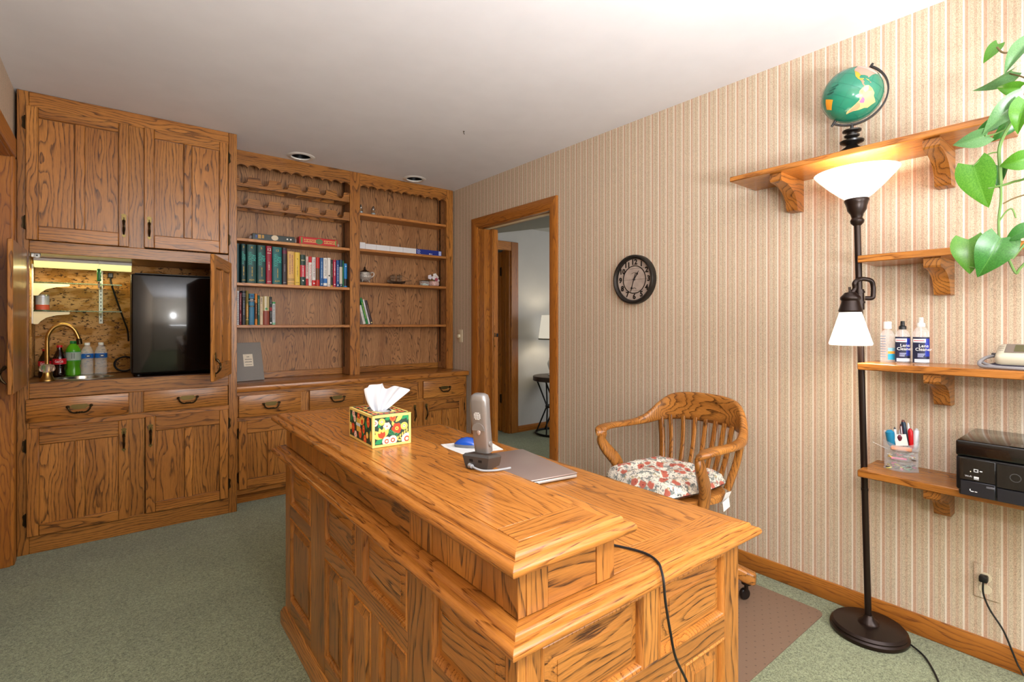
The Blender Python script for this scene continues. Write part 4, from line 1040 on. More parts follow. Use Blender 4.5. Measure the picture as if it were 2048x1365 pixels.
for x, zz, wq in ((-0.03, 0.076, 0.036), (0.028, 0.080, 0.040), (-0.03, 0.050, 0.034), (0.028, 0.052, 0.036)):
    B().tube([(x - wq * 0.7, -0.01, zz), (x + wq * 0.7, 0.01, zz)], 0.002, 6).done('yard', PW, t)
    B().box(x - wq * 0.6, x + wq * 0.6, -0.001, 0.001, zz - 0.022, zz - 0.001).done('sail', pm('sail_bronze', '#7a614a', 0.45, 0.5), t)
for sg in (-1, 1): B().tube([(-0.085, sg * 0.012, 0.036), (-0.062, 0, 0.064), (-0.03, 0, 0.086), (0.028, 0, 0.092), (0.145, 0, 0.040)], 0.0009, 4).done('rigging', PW, t)
for x in (-0.05, 0.05): B().box(x - 0.003, x + 0.003, -0.022, 0.022, 0.0, 0.012).done('cradle', PW, t)
# glass box and porcelain flowers
t = thing('trinket_box', 'small glass trinket box beside the porcelain flowers', 'box', (2.208, 4.06, 1.5535))
B().box(-0.036, 0.036, -0.026, 0.026, 0.0, 0.046, 0.003).done('glass_body', CLEAR, t)
B().box(-0.037, 0.037, -0.027, 0.027, 0.046, 0.050, 0.001).done('lid', BRASS_D, t)
b = B()
for k in range(26): b.sphere((random.uniform(-0.028, 0.028), random.uniform(-0.018, 0.018), 0.008 + random.uniform(0, 0.014)), 0.006, 6, 4)
tag(b.done('glass_beads', pm('mint_beads', '#c9ddd2', 0.1, coat=0.5), t), kind='stuff')
t = thing('flower_basket', 'porcelain basket with pale pink flowers on the right bay shelf', 'ornament', (2.295, 4.04, 1.5535))
POR = pm('pink_porcelain', '#c9a49c', 0.25, noise=0.25, nscale=90, bump=0.5)
B().lathe([(0.030, 0), (0.045, 0.004), (0.050, 0.022), (0.046, 0.038), (0.050, 0.044), (0.044, 0.046)], n=26).done('basket', POR, t)
FW = [(-0.045, -0.01, 0.082, 0.021, '#dcd6e2'), (0.006, -0.012, 0.098, 0.021, '#e6e0dc'), (0.022, -0.016, 0.082, 0.018, '#e2d6d2'), (-0.012, -0.02, 0.076, 0.017, '#e4dcdc'), (0.012, -0.026, 0.062, 0.015, '#a8455a'), (0.034, -0.020, 0.054, 0.013, '#cfc2c0')]
for x, y, zz, r_, c in FW:
    b = B()
    for k in range(5):
        a = 2 * PI * k / 5
        b.sphere((x + 0.6 * r_ * math.cos(a), y, zz + 0.6 * r_ * math.sin(a)), r_ * 0.5, 8, 6, (1, 0.35, 1))
    b.sphere((x, y - 0.003, zz), r_ * 0.28, 8, 6)
    fo = b.done('flower', pm('petal_' + c.lstrip('#'), c, 0.4), t)
    B().tube([(x, y + 0.003, zz), (x * 0.6, 0.0, 0.045)], 0.0016, 5).done('stem', pm('stem_green', '#6f8a5a', 0.5), fo)
# ================================================================== desk
dk = thing('desk', 'large oak panelled desk with raised front ledge and moulded edges', 'desk', (0.482, 0.605, 0), R(-0.8))
DWd, DL, DZt, RZt, RW = 0.785, 1.610, 0.720, 0.850, 0.300
OV = 0.045                                  # overhang of the tops
EDGE = [(0.0, -0.021), (0.0012, -0.0265), (0.005, -0.031), (0.011, -0.034), (0.055, -0.034), (0.055, -0.002), (0.026, 0.0), (0.0215, -0.0012), (0.0195, -0.0040), (0.0185, -0.0105), (0.0105, -0.0110), (0.0060, -0.0120), (0.0020, -0.0155)]
def top_slab(nm, x0, x1, y0, y1, z):
    """mitred edge moulding on four sides, end boards across, field boards along"""
    for a, c, ax in (((x0, y0), (x0, y1), 'y'), ((x1, y0), (x1, y1), 'y'), ((x0, y0), (x1, y0), 'x'), ((x0, y1), (x1, y1), 'x')):
        def ring(px, py):
            sx = 1 if px == x0 else -1; sy = 1 if py == y0 else -1
            return [(px + sx * d, py + sy * d, z + h) for d, h in EDGE]
        B().loft([ring(*a), ring(*c)]).done('edge_moulding', wood('light', ax), dk)
    e = 0.0545; eb = 0.115
    board('end_board', dk, x0 + e, x1 - e, y0 + e, y0 + eb, z - 0.030, z - 0.0003, 'light', 'x', 0.0008)
    board('end_board', dk, x0 + e, x1 - e, y1 - eb, y1 - e, z - 0.030, z - 0.0003, 'light', 'x', 0.0008)
    n = max(1, round((x1 - x0 - 2 * e) / 0.19))
    wq = (x1 - x0 - 2 * e) / n
    for i in range(n):
        board(nm, dk, x0 + e + i * wq, x0 + e + (i + 1) * wq - 0.0002, y0 + eb, y1 - eb, z - 0.030, z - 0.0001, 'light', 'y', 0.0004)
top_slab('top_board', 0, DWd, 0, DL, DZt)
top_slab('ledge_board', 0, RW, 0, DL, RZt)

def frame_panel(face, u0, u1, z0, z1, raised=True):
    """a raised and fielded panel with bead, set in a frame; face 'l' is x=OV looking -x, 'n' is y=OV looking -y"""
    if face == 'l': f = lambda u, v, d: (OV + d, u, v); ax = 'z'
    else: f = lambda u, v, d: (u, OV + d, v); ax = 'z'
    tall = (z1 - z0) > (u1 - u0)
    gax = 'z' if tall else ('y' if face == 'l' else 'x')
    # bead around the opening
    def ring(q, d): return [f(u0 + q, z0 + q, d), f(u1 - q, z0 + q, d), f(u1 - q, z1 - q, d), f(u0 + q, z1 - q, d)]
    B().loft([ring(-0.001, 0.0), ring(0.003, -0.0025), ring(0.007, -0.001), ring(0.011, 0.006), ring(0.013, 0.014)], cap=False).done('bead', wood('light', 'z'), dk)
    # field: sunk border, sloped bevel, flat centre
    b = B(); b.loft([ring(0.0115, 0.016), ring(0.0125, 0.0125), ring(0.024, 0.0105), ring(0.040, 0.003), ring(0.0405, 0.0015)], cap=True)
    b.done('panel', wood('cab', gax), dk)

bx0, bx1, by0, by1 = OV, DWd - 0.03, OV, DL - OV
T = 0.018
# left (visitor) side: columns measured along the length
cols_l = [(0.072, 0.340), (0.458, 0.730), (0.782, 1.062), (1.218, 1.490)]
zt0, zt1, zl0, zl1, ztop = 0.502, 0.658, 0.125, 0.450, DZt - 0.034
def fr(face, u0, u1, z0, z1, nm, ax):
    if face == 'l': board(nm, dk, OV, OV + T, u0, u1, z0, z1, 'cab', 'y' if ax == 'u' else 'z', 0.0015)
    else: board(nm, dk, u0, u1, OV, OV + T, z0, z1, 'cab', 'x' if ax == 'u' else 'z', 0.0015)
# rails between the panels are cut to each bay so no wood overlaps
def side(face, U0, U1, uppers, lowers_by_bay, bays):
    """bays: (a, c) full-height bays between posts"""
    prev = U0
    for a, c in bays:
        fr(face, prev, a, 0.0, ztop, 'post', 'z'); prev = c
    fr(face, prev, U1, 0.0, ztop, 'post', 'z')
    for (a, c), low in zip(bays, lowers_by_bay):
        fr(face, a, c, zt1, ztop, 'rail', 'u'); fr(face, a, c, zl1, zt0, 'rail', 'u'); fr(face, a, c, 0.0, zl0, 'rail', 'u')
        up = [u for u in uppers if u[0] >= a - 1e-6 and u[1] <= c + 1e-6]
        for row, z0, z1 in ((up, zt0, zt1), (low, zl0, zl1)):
            for (p, q) in row: frame_panel(face, p, q, z0, z1)
            for (p, q), (r_, s__) in zip(row, row[1:]): fr(face, q, r_, z0, z1, 'stile', 'z')
side('l', by0, by1, cols_l, [[(0.072, 0.182), (0.230, 0.340)], [(0.458, 0.622), (0.674, 0.846), (0.898, 1.062)], [(1.218, 1.490)]], [(0.072, 0.340), (0.458, 1.062), (1.218, 1.490)])
side('n', bx0 + T + 0.0005, bx1, [(0.096, 0.378), (0.426, 0.690)], [[(0.096, 0.262), (0.310, 0.476), (0.524, 0.690)]], [(0.096, 0.690)])
# far end and chair side (plain boards), pedestals either side of a knee hole
board('end_panel', dk, bx0 + T + 0.0005, bx1, by1 - T, by1, 0.0, ztop, 'cab', 'z')
for y0_, y1_ in ((by0 + T + 0.0005, 0.42), (1.19, by1 - T - 0.0005)):
    board('pedestal_side', dk, bx0 + T + 0.001, bx1 - 0.022, y0_ if y0_ > 0.5 else y1_ - 0.018, (y0_ + 0.018) if y0_ > 0.5 else y1_, 0.0, ztop, 'cab', 'z')
    for k, (z0, z1) in enumerate(((0.08, 0.34), (0.35, 0.51), (0.52, 0.68))):
        dr = board('drawer', dk, bx1 - 0.020, bx1, y0_ + 0.004, y1_ - 0.004, z0, z1, 'cab', 'y', 0.004)
        inst(BAIL, 'handle', dr, (bx1, (y0_ + y1_) / 2, (z0 + z1) / 2), (0, 0, R(90)))
# plinth with chamfered top
def plinth(u0, u1, face):
    prof = [(0.0, 0.0), (-0.016, 0.0), (-0.016, 0.048), (-0.006, 0.066), (0.0, 0.068)]
    if face == 'l': rings = [[(OV + d, by0 + d, z) for d, z in prof], [(OV + d, by1 - d, z) for d, z in prof]]; ax = 'y'
    else: rings = [[(OV + d, OV + d, z) for d, z in prof], [(bx1, OV + d, z) for d, z in prof]]; ax = 'x'
    B().loft(rings).done('plinth', wood('cab', ax), dk)
plinth(by0, by1, 'l'); plinth(bx0, bx1, 'n')
# ledge body: flat panels between posts
rz0, rz1 = DZt + 0.0005, RZt - 0.034
rx0, rx1 = 0.047, RW - 0.012
for u0, u1, nm, ax in ((0.047, 0.090, 'ledge_post', 'z'), (0.090, 0.345, 'ledge_panel', 'z'), (0.345, 0.398, 'ledge_post', 'z'), (0.398, 0.452, 'ledge_post', 'z'), (0.452, 1.066, 'ledge_panel', 'y'), (1.066, 1.14, 'ledge_post', 'z'), (1.14, 1.212, 'ledge_post', 'z'), (1.212, 1.494, 'ledge_panel', 'z'), (1.494, 1.563, 'ledge_post', 'z')):
    dd = 0.0 if nm == 'ledge_post' else 0.002
    board(nm, dk, rx0 + dd, rx0 + 0.018, u0 + 0.0003, u1 - 0.0003, rz0, rz1, 'cab', ax, 0.001)
for u0, u1, nm, ax in ((rx0 + 0.0185, 0.115, 'ledge_post', 'z'), (0.115, 0.238, 'ledge_panel', 'x'), (0.238, rx1, 'ledge_post', 'z')):
    dd = 0.0 if nm == 'ledge_post' else 0.002
    board(nm, dk, u0 + 0.0003, u1 - 0.0003, 0.047 + dd, 0.065, rz0, rz1, 'cab', ax, 0.001)
board('ledge_panel', dk, rx1 - 0.018, rx1, 0.0655, 1.545, rz0, rz1, 'cab', 'y', 0.001)
board('ledge_panel', dk, rx0 + 0.0185, rx1, 1.5455, 1.563, rz0, rz1, 'cab', 'x', 0.001)

# ------------------------------------------------------------ black cable over the desk end
cbk = tag(B().tube(spline([(0.800, 0.90, 0.7235), (0.835, 0.80, 0.7235), (0.869, 0.741, 0.7235), (0.890, 0.69, 0.7235), (0.893, 0.655, 0.7235), (0.880, 0.624, 0.7232), (0.866, 0.608, 0.7205), (0.856, 0.595, 0.706), (0.856, 0.5905, 0.665), (0.8716, 0.590, 0.600), (0.89, 0.590, 0.541), (0.929, 0.590, 0.476), (0.96, 0.585, 0.40), (0.97, 0.575, 0.2), (0.97, 0.555, 0.03), (0.98, 0.52, 0.005), (1.02, 0.42, 0.004)], 6), 0.0027, 8).done('laptop_cable', RUBBER), 'thin black cable draped over the near end of the desk', 'cable')

# ------------------------------------------------------------ tissue box
tb = thing('tissue_box', 'floral cardboard tissue box with a white tissue pulled up', 'tissue box', (0.659, 1.505, RZt + 0.0008), R(-2.5))
tw, td, thh = 0.1215, 0.206, 0.094
YEL = pm('box_yellow', '#efcf74', 0.55)
hole = [(0.030 * math.cos(2 * PI * k / 28), 0.062 * math.sin(2 * PI * k / 28)) for k in range(28)]
b = B()
def wallq(p): b.poly(p)
x, y = tw / 2, td / 2
wallq([(-x, -y, 0), (x, -y, 0), (x, -y, thh), (-x, -y, thh)]); wallq([(-x, y, 0), (x, y, 0), (x, y, thh), (-x, y, thh)])
wallq([(-x, -y, 0), (-x, y, 0), (-x, y, thh), (-x, -y, thh)]); wallq([(x, -y, 0), (x, y, 0), (x, y, thh), (x, -y, thh)]); wallq([(-x, -y, 0), (x, -y, 0), (x, y, 0), (-x, y, 0)])
for k in range(28):
    a0 = 2 * PI * k / 28; a1 = 2 * PI * (k + 1) / 28
    def outp(a):
        c, s__ = math.cos(a), math.sin(a); f = min(x / abs(c) if abs(c) > 1e-6 else 9, y / abs(s__) if abs(s__) > 1e-6 else 9); return (c * f, s__ * f, thh)
    h0, h1 = hole[k], hole[(k + 1) % 28]
    o0, o1 = outp(math.atan2(h0[1] / 0.062 * y, h0[0] / 0.030 * x)), outp(math.atan2(h1[1] / 0.062 * y, h1[0] / 0.030 * x))
    wallq([(h0[0], h0[1], thh), o0, o1, (h1[0], h1[1], thh)])
bmesh.ops.remove_doubles(b.bm, verts=b.bm.verts, dist=0.0001)
b.done('carton', YEL, tb, smooth=False)
DGR = pm('print_dark_green', '#1d3a2c', 0.55)
FCOL = [DGR, pm('print_orange', '#e8602a', 0.55), pm('print_yellow', '#f2c65a', 0.55), pm('print_pink', '#f3c6bd', 0.55), pm('print_leaf', '#1d8a52', 0.55), pm('print_redorange', '#d8401f', 0.55), pm('print_cream', '#f6ecd2', 0.55)]
def floral(face, W_, H_, seed, items):
    """printed garden on one face; face maps (u, v, d) to 3D with d outwards"""
    rg = random.Random(seed); b = B(); mrg = 0.0072
    u0, u1, v0, v1 = -W_ / 2 + mrg, W_ / 2 - mrg, mrg, H_ - mrg
    lay = [0.0003]
    def clampp(pts): return [(min(u1, max(u0, u)), min(v1, max(v0, v))) for u, v in pts]
    def shape(pts, mi):
        lay[0] += 0.000004
        b.m(mi); pts = clampp(pts); b.poly([face(u, v, lay[0]) for u, v in pts])
    shape([(u0, v0), (u1, v0), (u1, v1), (u0, v1)], 0)
    def disc(u, v, r_, mi, n=14, e=1.0): shape([(u + r_ * math.cos(2 * PI * k / n), v + e * r_ * math.sin(2 * PI * k / n)) for k in range(n)], mi)
    def leaf(u, v, L, a, mi, wq=0.32):
        pts = []
        for k in range(9): t = k / 8; pts.append((L * t, wq * L * math.sin(PI * t) * 0.5))
        for k in range(7, 0, -1): t = k / 8; pts.append((L * t, -wq * L * math.sin(PI * t) * 0.5))
        ca, sa = math.cos(a), math.sin(a); shape([(u + p * ca - q * sa, v + p * sa + q * ca) for p, q in pts], mi)
    for it in items:
        k, u, v, r_ = it[:4]
        u, v = u0 + u * (u1 - u0), v0 + v * (v1 - v0)
        if k == 'five':
            for j in range(6): disc(u + 0.62 * r_ * math.cos(j * PI / 3), v + 0.62 * r_ * math.sin(j * PI / 3), r_ * 0.46, 5)
            disc(u, v, r_ * 0.36, 2); disc(u, v, r_ * 0.18, 1)
        elif k == 'pink':
            for j in range(6): disc(u + 0.6 * r_ * math.cos(j * PI / 3), v + 0.6 * r_ * math.sin(j * PI / 3), r_ * 0.42, 3)
            disc(u, v, r_ * 0.4, 6); disc(u, v, r_ * 0.2, 5)
        elif k == 'round': disc(u, v, r_, 2); disc(u, v, r_ * 0.35, 6); disc(u, v, r_ * 0.18, 1)
        elif k == 'orange': disc(u, v, r_, 1, e=1.35); disc(u, v, r_ * 0.6, 5, e=1.35); disc(u, v + r_ * 0.2, r_ * 0.25, 2)
        elif k == 'tulip':
            for a, mi in ((-0.9, 2), (-0.45, 2), (0, 2), (0.45, 2), (0.9, 2)): leaf(u, v, r_ * 1.7, PI / 2 + a + 0.3, mi, 0.42)
            for a in (-0.4, 0.1, 0.6): leaf(u, v, r_ * 1.1, PI / 2 + a + 0.1, 5, 0.5)
        elif k == 'arch':
            for q, mi in ((1.0, 3), (0.74, 6), (0.5, 5), (0.28, 3)): disc(u, v, r_ * q, mi, 16)
        elif k == 'leaf': leaf(u, v, r_, it[4], 4, 0.5)
        elif k == 'yleaf': leaf(u, v, r_, it[4], 2, 0.42)
        elif k == 'sprig':
            for j in range(5):
                uu, vv = u + r_ * 0.22 * j * math.cos(it[4]), v + r_ * 0.22 * j * math.sin(it[4])
                leaf(uu, vv, r_ * 0.32, it[4] + 0.8, it[5], 0.4); leaf(uu, vv, r_ * 0.32, it[4] - 0.8, it[5], 0.4)
    return b.done('floral_print', FCOL, tb, smooth=False)
near = [('leaf', 0.28, 0.92, 0.020, 0.2), ('leaf', 0.10, 0.62, 0.020, 1.1), ('leaf', 0.78, 0.86, 0.030, 0.7), ('leaf', 0.95, 0.80, 0.020, 1.2), ('leaf', 0.66, 0.72, 0.024, -0.6), ('leaf', 0.0, 0.05, 0.03, 0.4), ('round', 0.20, 0.84, 0.0105), ('arch', 0.0, 0.82, 0.010), ('orange', 0.52, 0.98, 0.010), ('yleaf', 0.60, 0.78, 0.032, 0.75), ('yleaf', 0.56, 0.60, 0.020, 1.9), ('five', 0.64, 0.54, 0.0155), ('round', 0.86, 0.60, 0.0115), ('pink', 0.35, 0.66, 0.012), ('tulip', 0.22, 0.22, 0.020), ('sprig', 0.40, 0.46, 0.030, -0.5, 4), ('sprig', 0.66, 0.10, 0.040, 0.6, 2), ('arch', 0.34, 0.10, 0.014), ('arch', 0.52, 0.12, 0.014), ('arch', 0.94, 0.10, 0.018)]
floral(lambda u, v, d: (u, -td / 2 - d, v), tw, thh, 1, near)
lft = [('leaf', 0.06, 0.55, 0.03, 1.2), ('leaf', 0.32, 0.50, 0.03, 1.4), ('leaf', 0.60, 0.20, 0.03, 1.0), ('leaf', 0.80, 0.5, 0.03, 2.0), ('leaf', 0.95, 0.2, 0.03, 1.6), ('arch', 0.18, 0.90, 0.012), ('arch', 0.24, 0.72, 0.011), ('orange', 0.42, 0.88, 0.011), ('orange', 0.86, 0.80, 0.012), ('tulip', 0.60, 0.60, 0.018), ('five', 0.16, 0.34, 0.014), ('round', 0.04, 0.36, 0.012), ('pink', 0.28, 0.10, 0.013), ('orange', 0.50, 0.26, 0.013), ('orange', 0.66, 0.46, 0.010), ('round', 0.82, 0.30, 0.010), ('orange', 0.72, 0.08, 0.012), ('yleaf', 0.96, 0.1, 0.035, 1.5), ('sprig', 0.14, 0.12, 0.03, 1.2, 5)]
floral(lambda u, v, d: (-tw / 2 - d, -u, v), td, thh, 2, [(i[0], 1 - i[1]) + tuple(i[2:]) for i in lft] if False else lft)
floral(lambda u, v, d: (tw / 2 + d, u, v), td, thh, 3, near)
# printed top: strips left and right of the opening
TOPB = []
for sgn in (-1, 1):
    W2 = tw / 2 - 0.0072
    b = B(); b.box(sgn * W2 if sgn < 0 else 0.033, -0.033 if sgn < 0 else W2, -td / 2 + 0.0072, td / 2 - 0.0072, thh + 0.0001, thh + 0.0004)
    b.m(1)
    for k in range(5): b.lathe([(0.008, 0.0004), (0.008, 0.0006)], (sgn * 0.043, -0.075 + k * 0.037, thh), 12)
    b.m(2)
    for k in range(4): b.lathe([(0.005, 0.0004), (0.005, 0.0007)], (sgn * 0.042, -0.058 + k * 0.037, thh), 10)
    b.done('top_print', FCOL, tb)
    b = B(); b.box(-0.033, 0.033, *((-td / 2 + 0.0072, -0.066) if sgn < 0 else (0.066, td / 2 - 0.0072)), thh + 0.0001, thh + 0.0004)
    b.m(1)
    for k in range(4): b.lathe([(0.007, 0.0004), (0.007, 0.0006)], (-0.025 + k * 0.017, sgn * 0.080, thh), 12)
    b.m(4); b.lathe([(0.005, 0.0004), (0.005, 0.0007)], (0.008, sgn * 0.088, thh), 10)
    b.done('top_print', FCOL, tb)
B().box(-tw / 2 - 0.0012, -tw / 2 - 0.0006, 0.000, 0.030, 0.030, 0.070).done('brand_panel', pm('panel_gold', '#d9b24a', 0.5), tb)
B().box(-tw / 2 - 0.0016, -tw / 2 - 0.0010, -0.002, 0.034, 0.047, 0.056).done('brand_strip', pm('panel_silver', '#c9d4da', 0.4), tb)
B().lathe([(0.030, 0), (0.032, 0.0015)], (0, 0, thh), 28, Matrix.Diagonal((1, 2.05, 1, 1)), cap=False).prism([(u * 0.98, v * 0.98) for u, v in hole], lambda u, v, d: (u, v, d), thh - 0.004, thh - 0.003).done('film_window', pm('film_grey', '#b9bcc0', 0.15, trans=0.3), tb)
# tissue: a folded fan of thin sheet rising from the slot
b = B()
NU, NV = 17, 10
rows = []
for j in range(NV + 1):
    t = j / NV; row = []
    for i in range(NU + 1):
        s__ = i / NU - 0.5
        wd_ = 0.024 + 0.072 * t ** 0.8
        topz = 0.090 - 0.020 * abs(s__ + 0.06) - (0.018 if -0.02 < s__ < 0.10 else 0.0) - 0.028 * max(0, s__)
        zz = thh - 0.006 + t * topz
        xx = s__ * 2 * wd_ * 0.72 + 0.016 * t * t + 0.018 * t * s__
        yy = 0.019 * math.sin(s__ * 19 + 0.8) * (0.35 + 0.65 * t) + 0.010 * math.sin(s__ * 7 + 2 * t) * t - 0.012 * t
        row.append(b.bm.verts.new((xx, yy, zz)))
    rows.append(row)
for j in range(NV):
    for i in range(NU): b._f([rows[j][i], rows[j][i + 1], rows[j + 1][i + 1], rows[j + 1][i]])
ts = b.done('tissue', pm('tissue_white', '#cfd1d7', 0.9), tb, ang=3.0)
sm = ts.modifiers.new('thick', 'SOLIDIFY'); sm.thickness = 0.0008
ss_ = ts.modifiers.new('sub', 'SUBSURF'); ss_.levels = 1; ss_.render_levels = 2

# ------------------------------------------------------------ cordless phone in its cradle
ph = thing('phone_cradle', 'dark grey cordless phone cradle with a cable on the desk ledge', 'phone cradle', (0.735, 1.050, RZt + 0.0008), R(-66))
CG = pm('charcoal_plastic', '#3b3836', 0.35)
b = B()
b.loft([[(-0.030, -0.026, 0), (0.030, -0.026, 0), (0.032, 0.034, 0), (-0.032, 0.034, 0)], [(-0.033, -0.028, 0.010), (0.033, -0.028, 0.010), (0.034, 0.036, 0.008), (-0.034, 0.036, 0.008)], [(-0.038, -0.031, 0.033), (0.038, -0.031, 0.033), (0.038, 0.034, 0.024), (-0.038, 0.034, 0.024)], [(-0.034, -0.026, 0.038), (0.034, -0.026, 0.038), (0.034, 0.030, 0.030), (-0.034, 0.030, 0.030)]])
b.done('base', CG, ph)
B().box(-0.018, -0.008, -0.0305, -0.0285, 0.020, 0.026).box(0.008, 0.018, -0.0305, -0.0285, 0.020, 0.026).done('slots', BLACK, ph)
B().tube([(-0.018, -0.030, 0.010), (-0.006, -0.036, 0.010)], [0.006, 0.005], 10).tube(spline([(-0.006, -0.036, 0.010), (0.010, -0.040, 0.007), (0.026, -0.034, 0.0035), (0.048, -0.018, 0.003), (0.064, 0.004, 0.003), (0.072, 0.02, 0.003)], 5), 0.0026, 8).done('cable', pm('grey_cable', '#8d8f92', 0.5), ph)
hs_ = thing('phone_handset', 'silver cordless phone handset standing in the charcoal cradle', 'phone', (0.738, 1.049, RZt + 0.0395), R(-66))
SIL = pm('silver_plastic', '#8f8b89', 0.28, 0.6)
secs = []
M1 = Matrix.Rotation(R(7), 4, 'X')
for zz, wq, dq, cy in ((0.0, 0.0205, 0.013, 0.004), (0.03, 0.0215, 0.0135, 0.002), (0.08, 0.0225, 0.0135, 0.0), (0.108, 0.0225, 0.0140, 0.0), (0.125, 0.0220, 0.0150, 0.001), (0.136, 0.0195, 0.0130, 0.001), (0.1405, 0.013, 0.0080, 0.001)):
    ring = []
    for k in range(20):
        a = 2 * PI * k / 20; c, s__ = math.cos(a), math.sin(a)
        ring.append(M1 @ Vector((wq * abs(c) ** 0.5 * (1 if c > 0 else -1), cy + dq * abs(s__) ** 0.6 * (1 if s__ > 0 else -1), zz)))
    secs.append(ring)
B().loft(secs).done('shell', SIL, hs_, ang=1.2)
hs_.scale = (1.08, 1.1, 1.08)
b = B()
for j in range(6):
    for i in range(6):
        if (i in (0, 5)) and (j in (0, 5)): continue
        p = M1 @ Vector((-0.008 + i * 0.0030, -0.0143, 0.083 + j * 0.0030)); b.sphere(p, 0.0010, 6, 4)
b.done('speaker_holes', pm('speaker_dark', '#d9d5d0', 0.5), hs_)
b = B(); b.prism([(0.017 * math.cos(R(180 - k * 18)), 0.056 + 0.018 * math.sin(R(180 - k * 18))) for k in range(11)], lambda u, v, d: M1 @ Vector((u, d, v)), -0.0146, -0.0128)
b.done('clip_cover', pm('silver_grey', '#83807e', 0.35, 0.4), hs_)
B().sphere(M1 @ Vector((0, -0.0138, 0.052)), 0.0062, 14, 8, (0.85, 0.35, 1.2)).done('button', pm('rose_silver', '#b7a49b', 0.25, 0.6), hs_)
B().lathe([(0.007, 0), (0.006, 0.003)], n=14, mat=M1 @ Matrix.Translation((0.0212, 0.0, 0.022)) @ Matrix.Rotation(R(90), 4, 'Y')).done('side_button', pm('silver_grey', '#83807e', 0.35, 0.4), hs_)

# ------------------------------------------------------------ laptop, mouse, paper
lt = thing('laptop', 'closed mauve grey laptop lying on the desk', 'laptop', (1.075, 1.32, DZt + 0.0006), R(-9))
LG = pm('mauve_aluminium', '#a18f88', 0.35, 0.5); LS = pm('laptop_side', '#b9b4ae', 0.3, 0.5)
B().box(-0.118, 0.118, -0.172, 0.172, 0.003, 0.013, 0.003, 2).done('base', LS, lt)
B().box(-0.119, 0.119, -0.173, 0.173, 0.0138, 0.0195, 0.003, 2).done('lid', LG, lt)
B().box(-0.075, -0.060, -0.1735, -0.1715, 0.0055, 0.0105).box(-0.100, -0.090, -0.1735, -0.1715, 0.0055, 0.0095).box(-0.040, -0.037, -0.1735, -0.1715, 0.007, 0.009).done('ports', BLACK, lt)
B().box(-0.052, -0.036, -0.186, -0.1722, 0.004, 0.012, 0.002).done('plug', BLACK, lt)
for x, y in ((-0.1, -0.15), (0.1, -0.15), (-0.1, 0.15), (0.1, 0.15)): B().lathe([(0.006, 0), (0.006, 0.0032)], (x, y, 0), 10).done('foot', BLACK, lt)
mp = tag(B().box(-0.100, 0.100, -0.090, 0.090, 0.0, 0.0012, mat=Matrix.Translation((1.125, 1.680, DZt + 0.0006)) @ Matrix.Rotation(R(-14), 4, 'Z')).done('paper_sheet', PAPER), 'white printed sheet of paper under the blue mouse', 'paper')
b = B()
for k in range(9):
    b.box(-0.085, random.uniform(0.0, 0.085), -0.075 + k * 0.018, -0.070 + k * 0.018, 0.0014, 0.0018, mat=Matrix.Translation((1.125, 1.680, DZt + 0.0002)) @ Matrix.Rotation(R(-14), 4, 'Z'))
b.done('print_lines', pm('faint_print', '#c3c6cc', 0.8), mp)
mo = thing('computer_mouse', 'glossy blue wireless mouse on the white paper', 'mouse', (1.115, 1.695, DZt + 0.0022), R(38))
secs = []; secs2 = []
for y, wq, hq in ((-0.050, 0.012, 0.012), (-0.044, 0.022, 0.022), (-0.025, 0.029, 0.034), (0.0, 0.030, 0.038), (0.025, 0.028, 0.033), (0.042, 0.023, 0.022), (0.050, 0.013, 0.013)):
    up = [(wq * math.cos(R(12 * k)), y, 0.012 + (hq - 0.012) * math.sin(R(12 * k)) ** 0.8) for k in range(16)]
    secs.append(up)
    secs2.append([(wq * 0.98, y, 0.0015), (wq, y, 0.0118), (-wq, y, 0.0118), (-wq * 0.98, y, 0.0015)])
B().loft(secs).done('shell', pm('mouse_blue', '#1450b8', 0.15, coat=0.6), mo, ang=1.3)
B().loft(secs2).done('underside', pm('mouse_grey', '#6c6f75', 0.35), mo)
B().lathe([(0.008, -0.003), (0.008, 0.003)], n=16, mat=Matrix.Translation((0, -0.030, 0.030)) @ Matrix.Rotation(R(90), 4, 'Y')).done('scroll_wheel', BLACK, mo)
# ================================================================== chair
ch = thing('office_chair', 'oak banker swivel chair with curved arms and slatted back', 'chair', (2.062, 1.398, 0.0045), R(-95)); ch.scale = (0.94, 0.95, 0.995)
# local frame: +y is the back of the chair, +x the near side
def sect(c, t, up, w_, h_, n=12, e=0.62):
    """rounded rectangular section"""
    t = Vector(t).normalized(); up = Vector(up); s__ = t.cross(up).normalized(); up = s__.cross(t).normalized()
    r_ = []
    for k in range(n):
        a = 2 * PI * (k + 0.5) / n; c_, s_2 = math.cos(a), math.sin(a)
        r_.append(Vector(c) + s__ * (w_ / 2 * abs(c_) ** e * (1 if c_ > 0 else -1)) + up * (h_ / 2 * abs(s_2) ** e * (1 if s_2 > 0 else -1)))
    return r_
half = [((0.295, -0.185, 0.664), 0.056, 0.026), ((0.318, -0.165, 0.682), 0.064, 0.028), ((0.330, -0.10, 0.690), 0.062, 0.028), ((0.330, 0.00, 0.690), 0.054, 0.028), ((0.318, 0.09, 0.694), 0.046, 0.034), ((0.292, 0.165, 0.712), 0.040, 0.056), ((0.252, 0.222, 0.750), 0.034, 0.100), ((0.195, 0.262, 0.777), 0.030, 0.138), ((0.105, 0.288, 0.789), 0.028, 0.146)]
full = half + [((0.0, 0.296, 0.791), 0.028, 0.148)] + [((-p[0], p[1], p[2]), w_, h_) for p, w_, h_ in reversed(half)]
P = spline([f[0] for f in full], 4)
W_ = spline([(f[1], f[2], 0) for f in full], 4)
rings = []
for i, p in enumerate(P):
    t = P[min(i + 1, len(P) - 1)] - P[max(i - 1, 0)]; t.z *= 0.25
    rings.append(sect(p, t, (0, 0, 1), W_[i].x, W_[i].y))
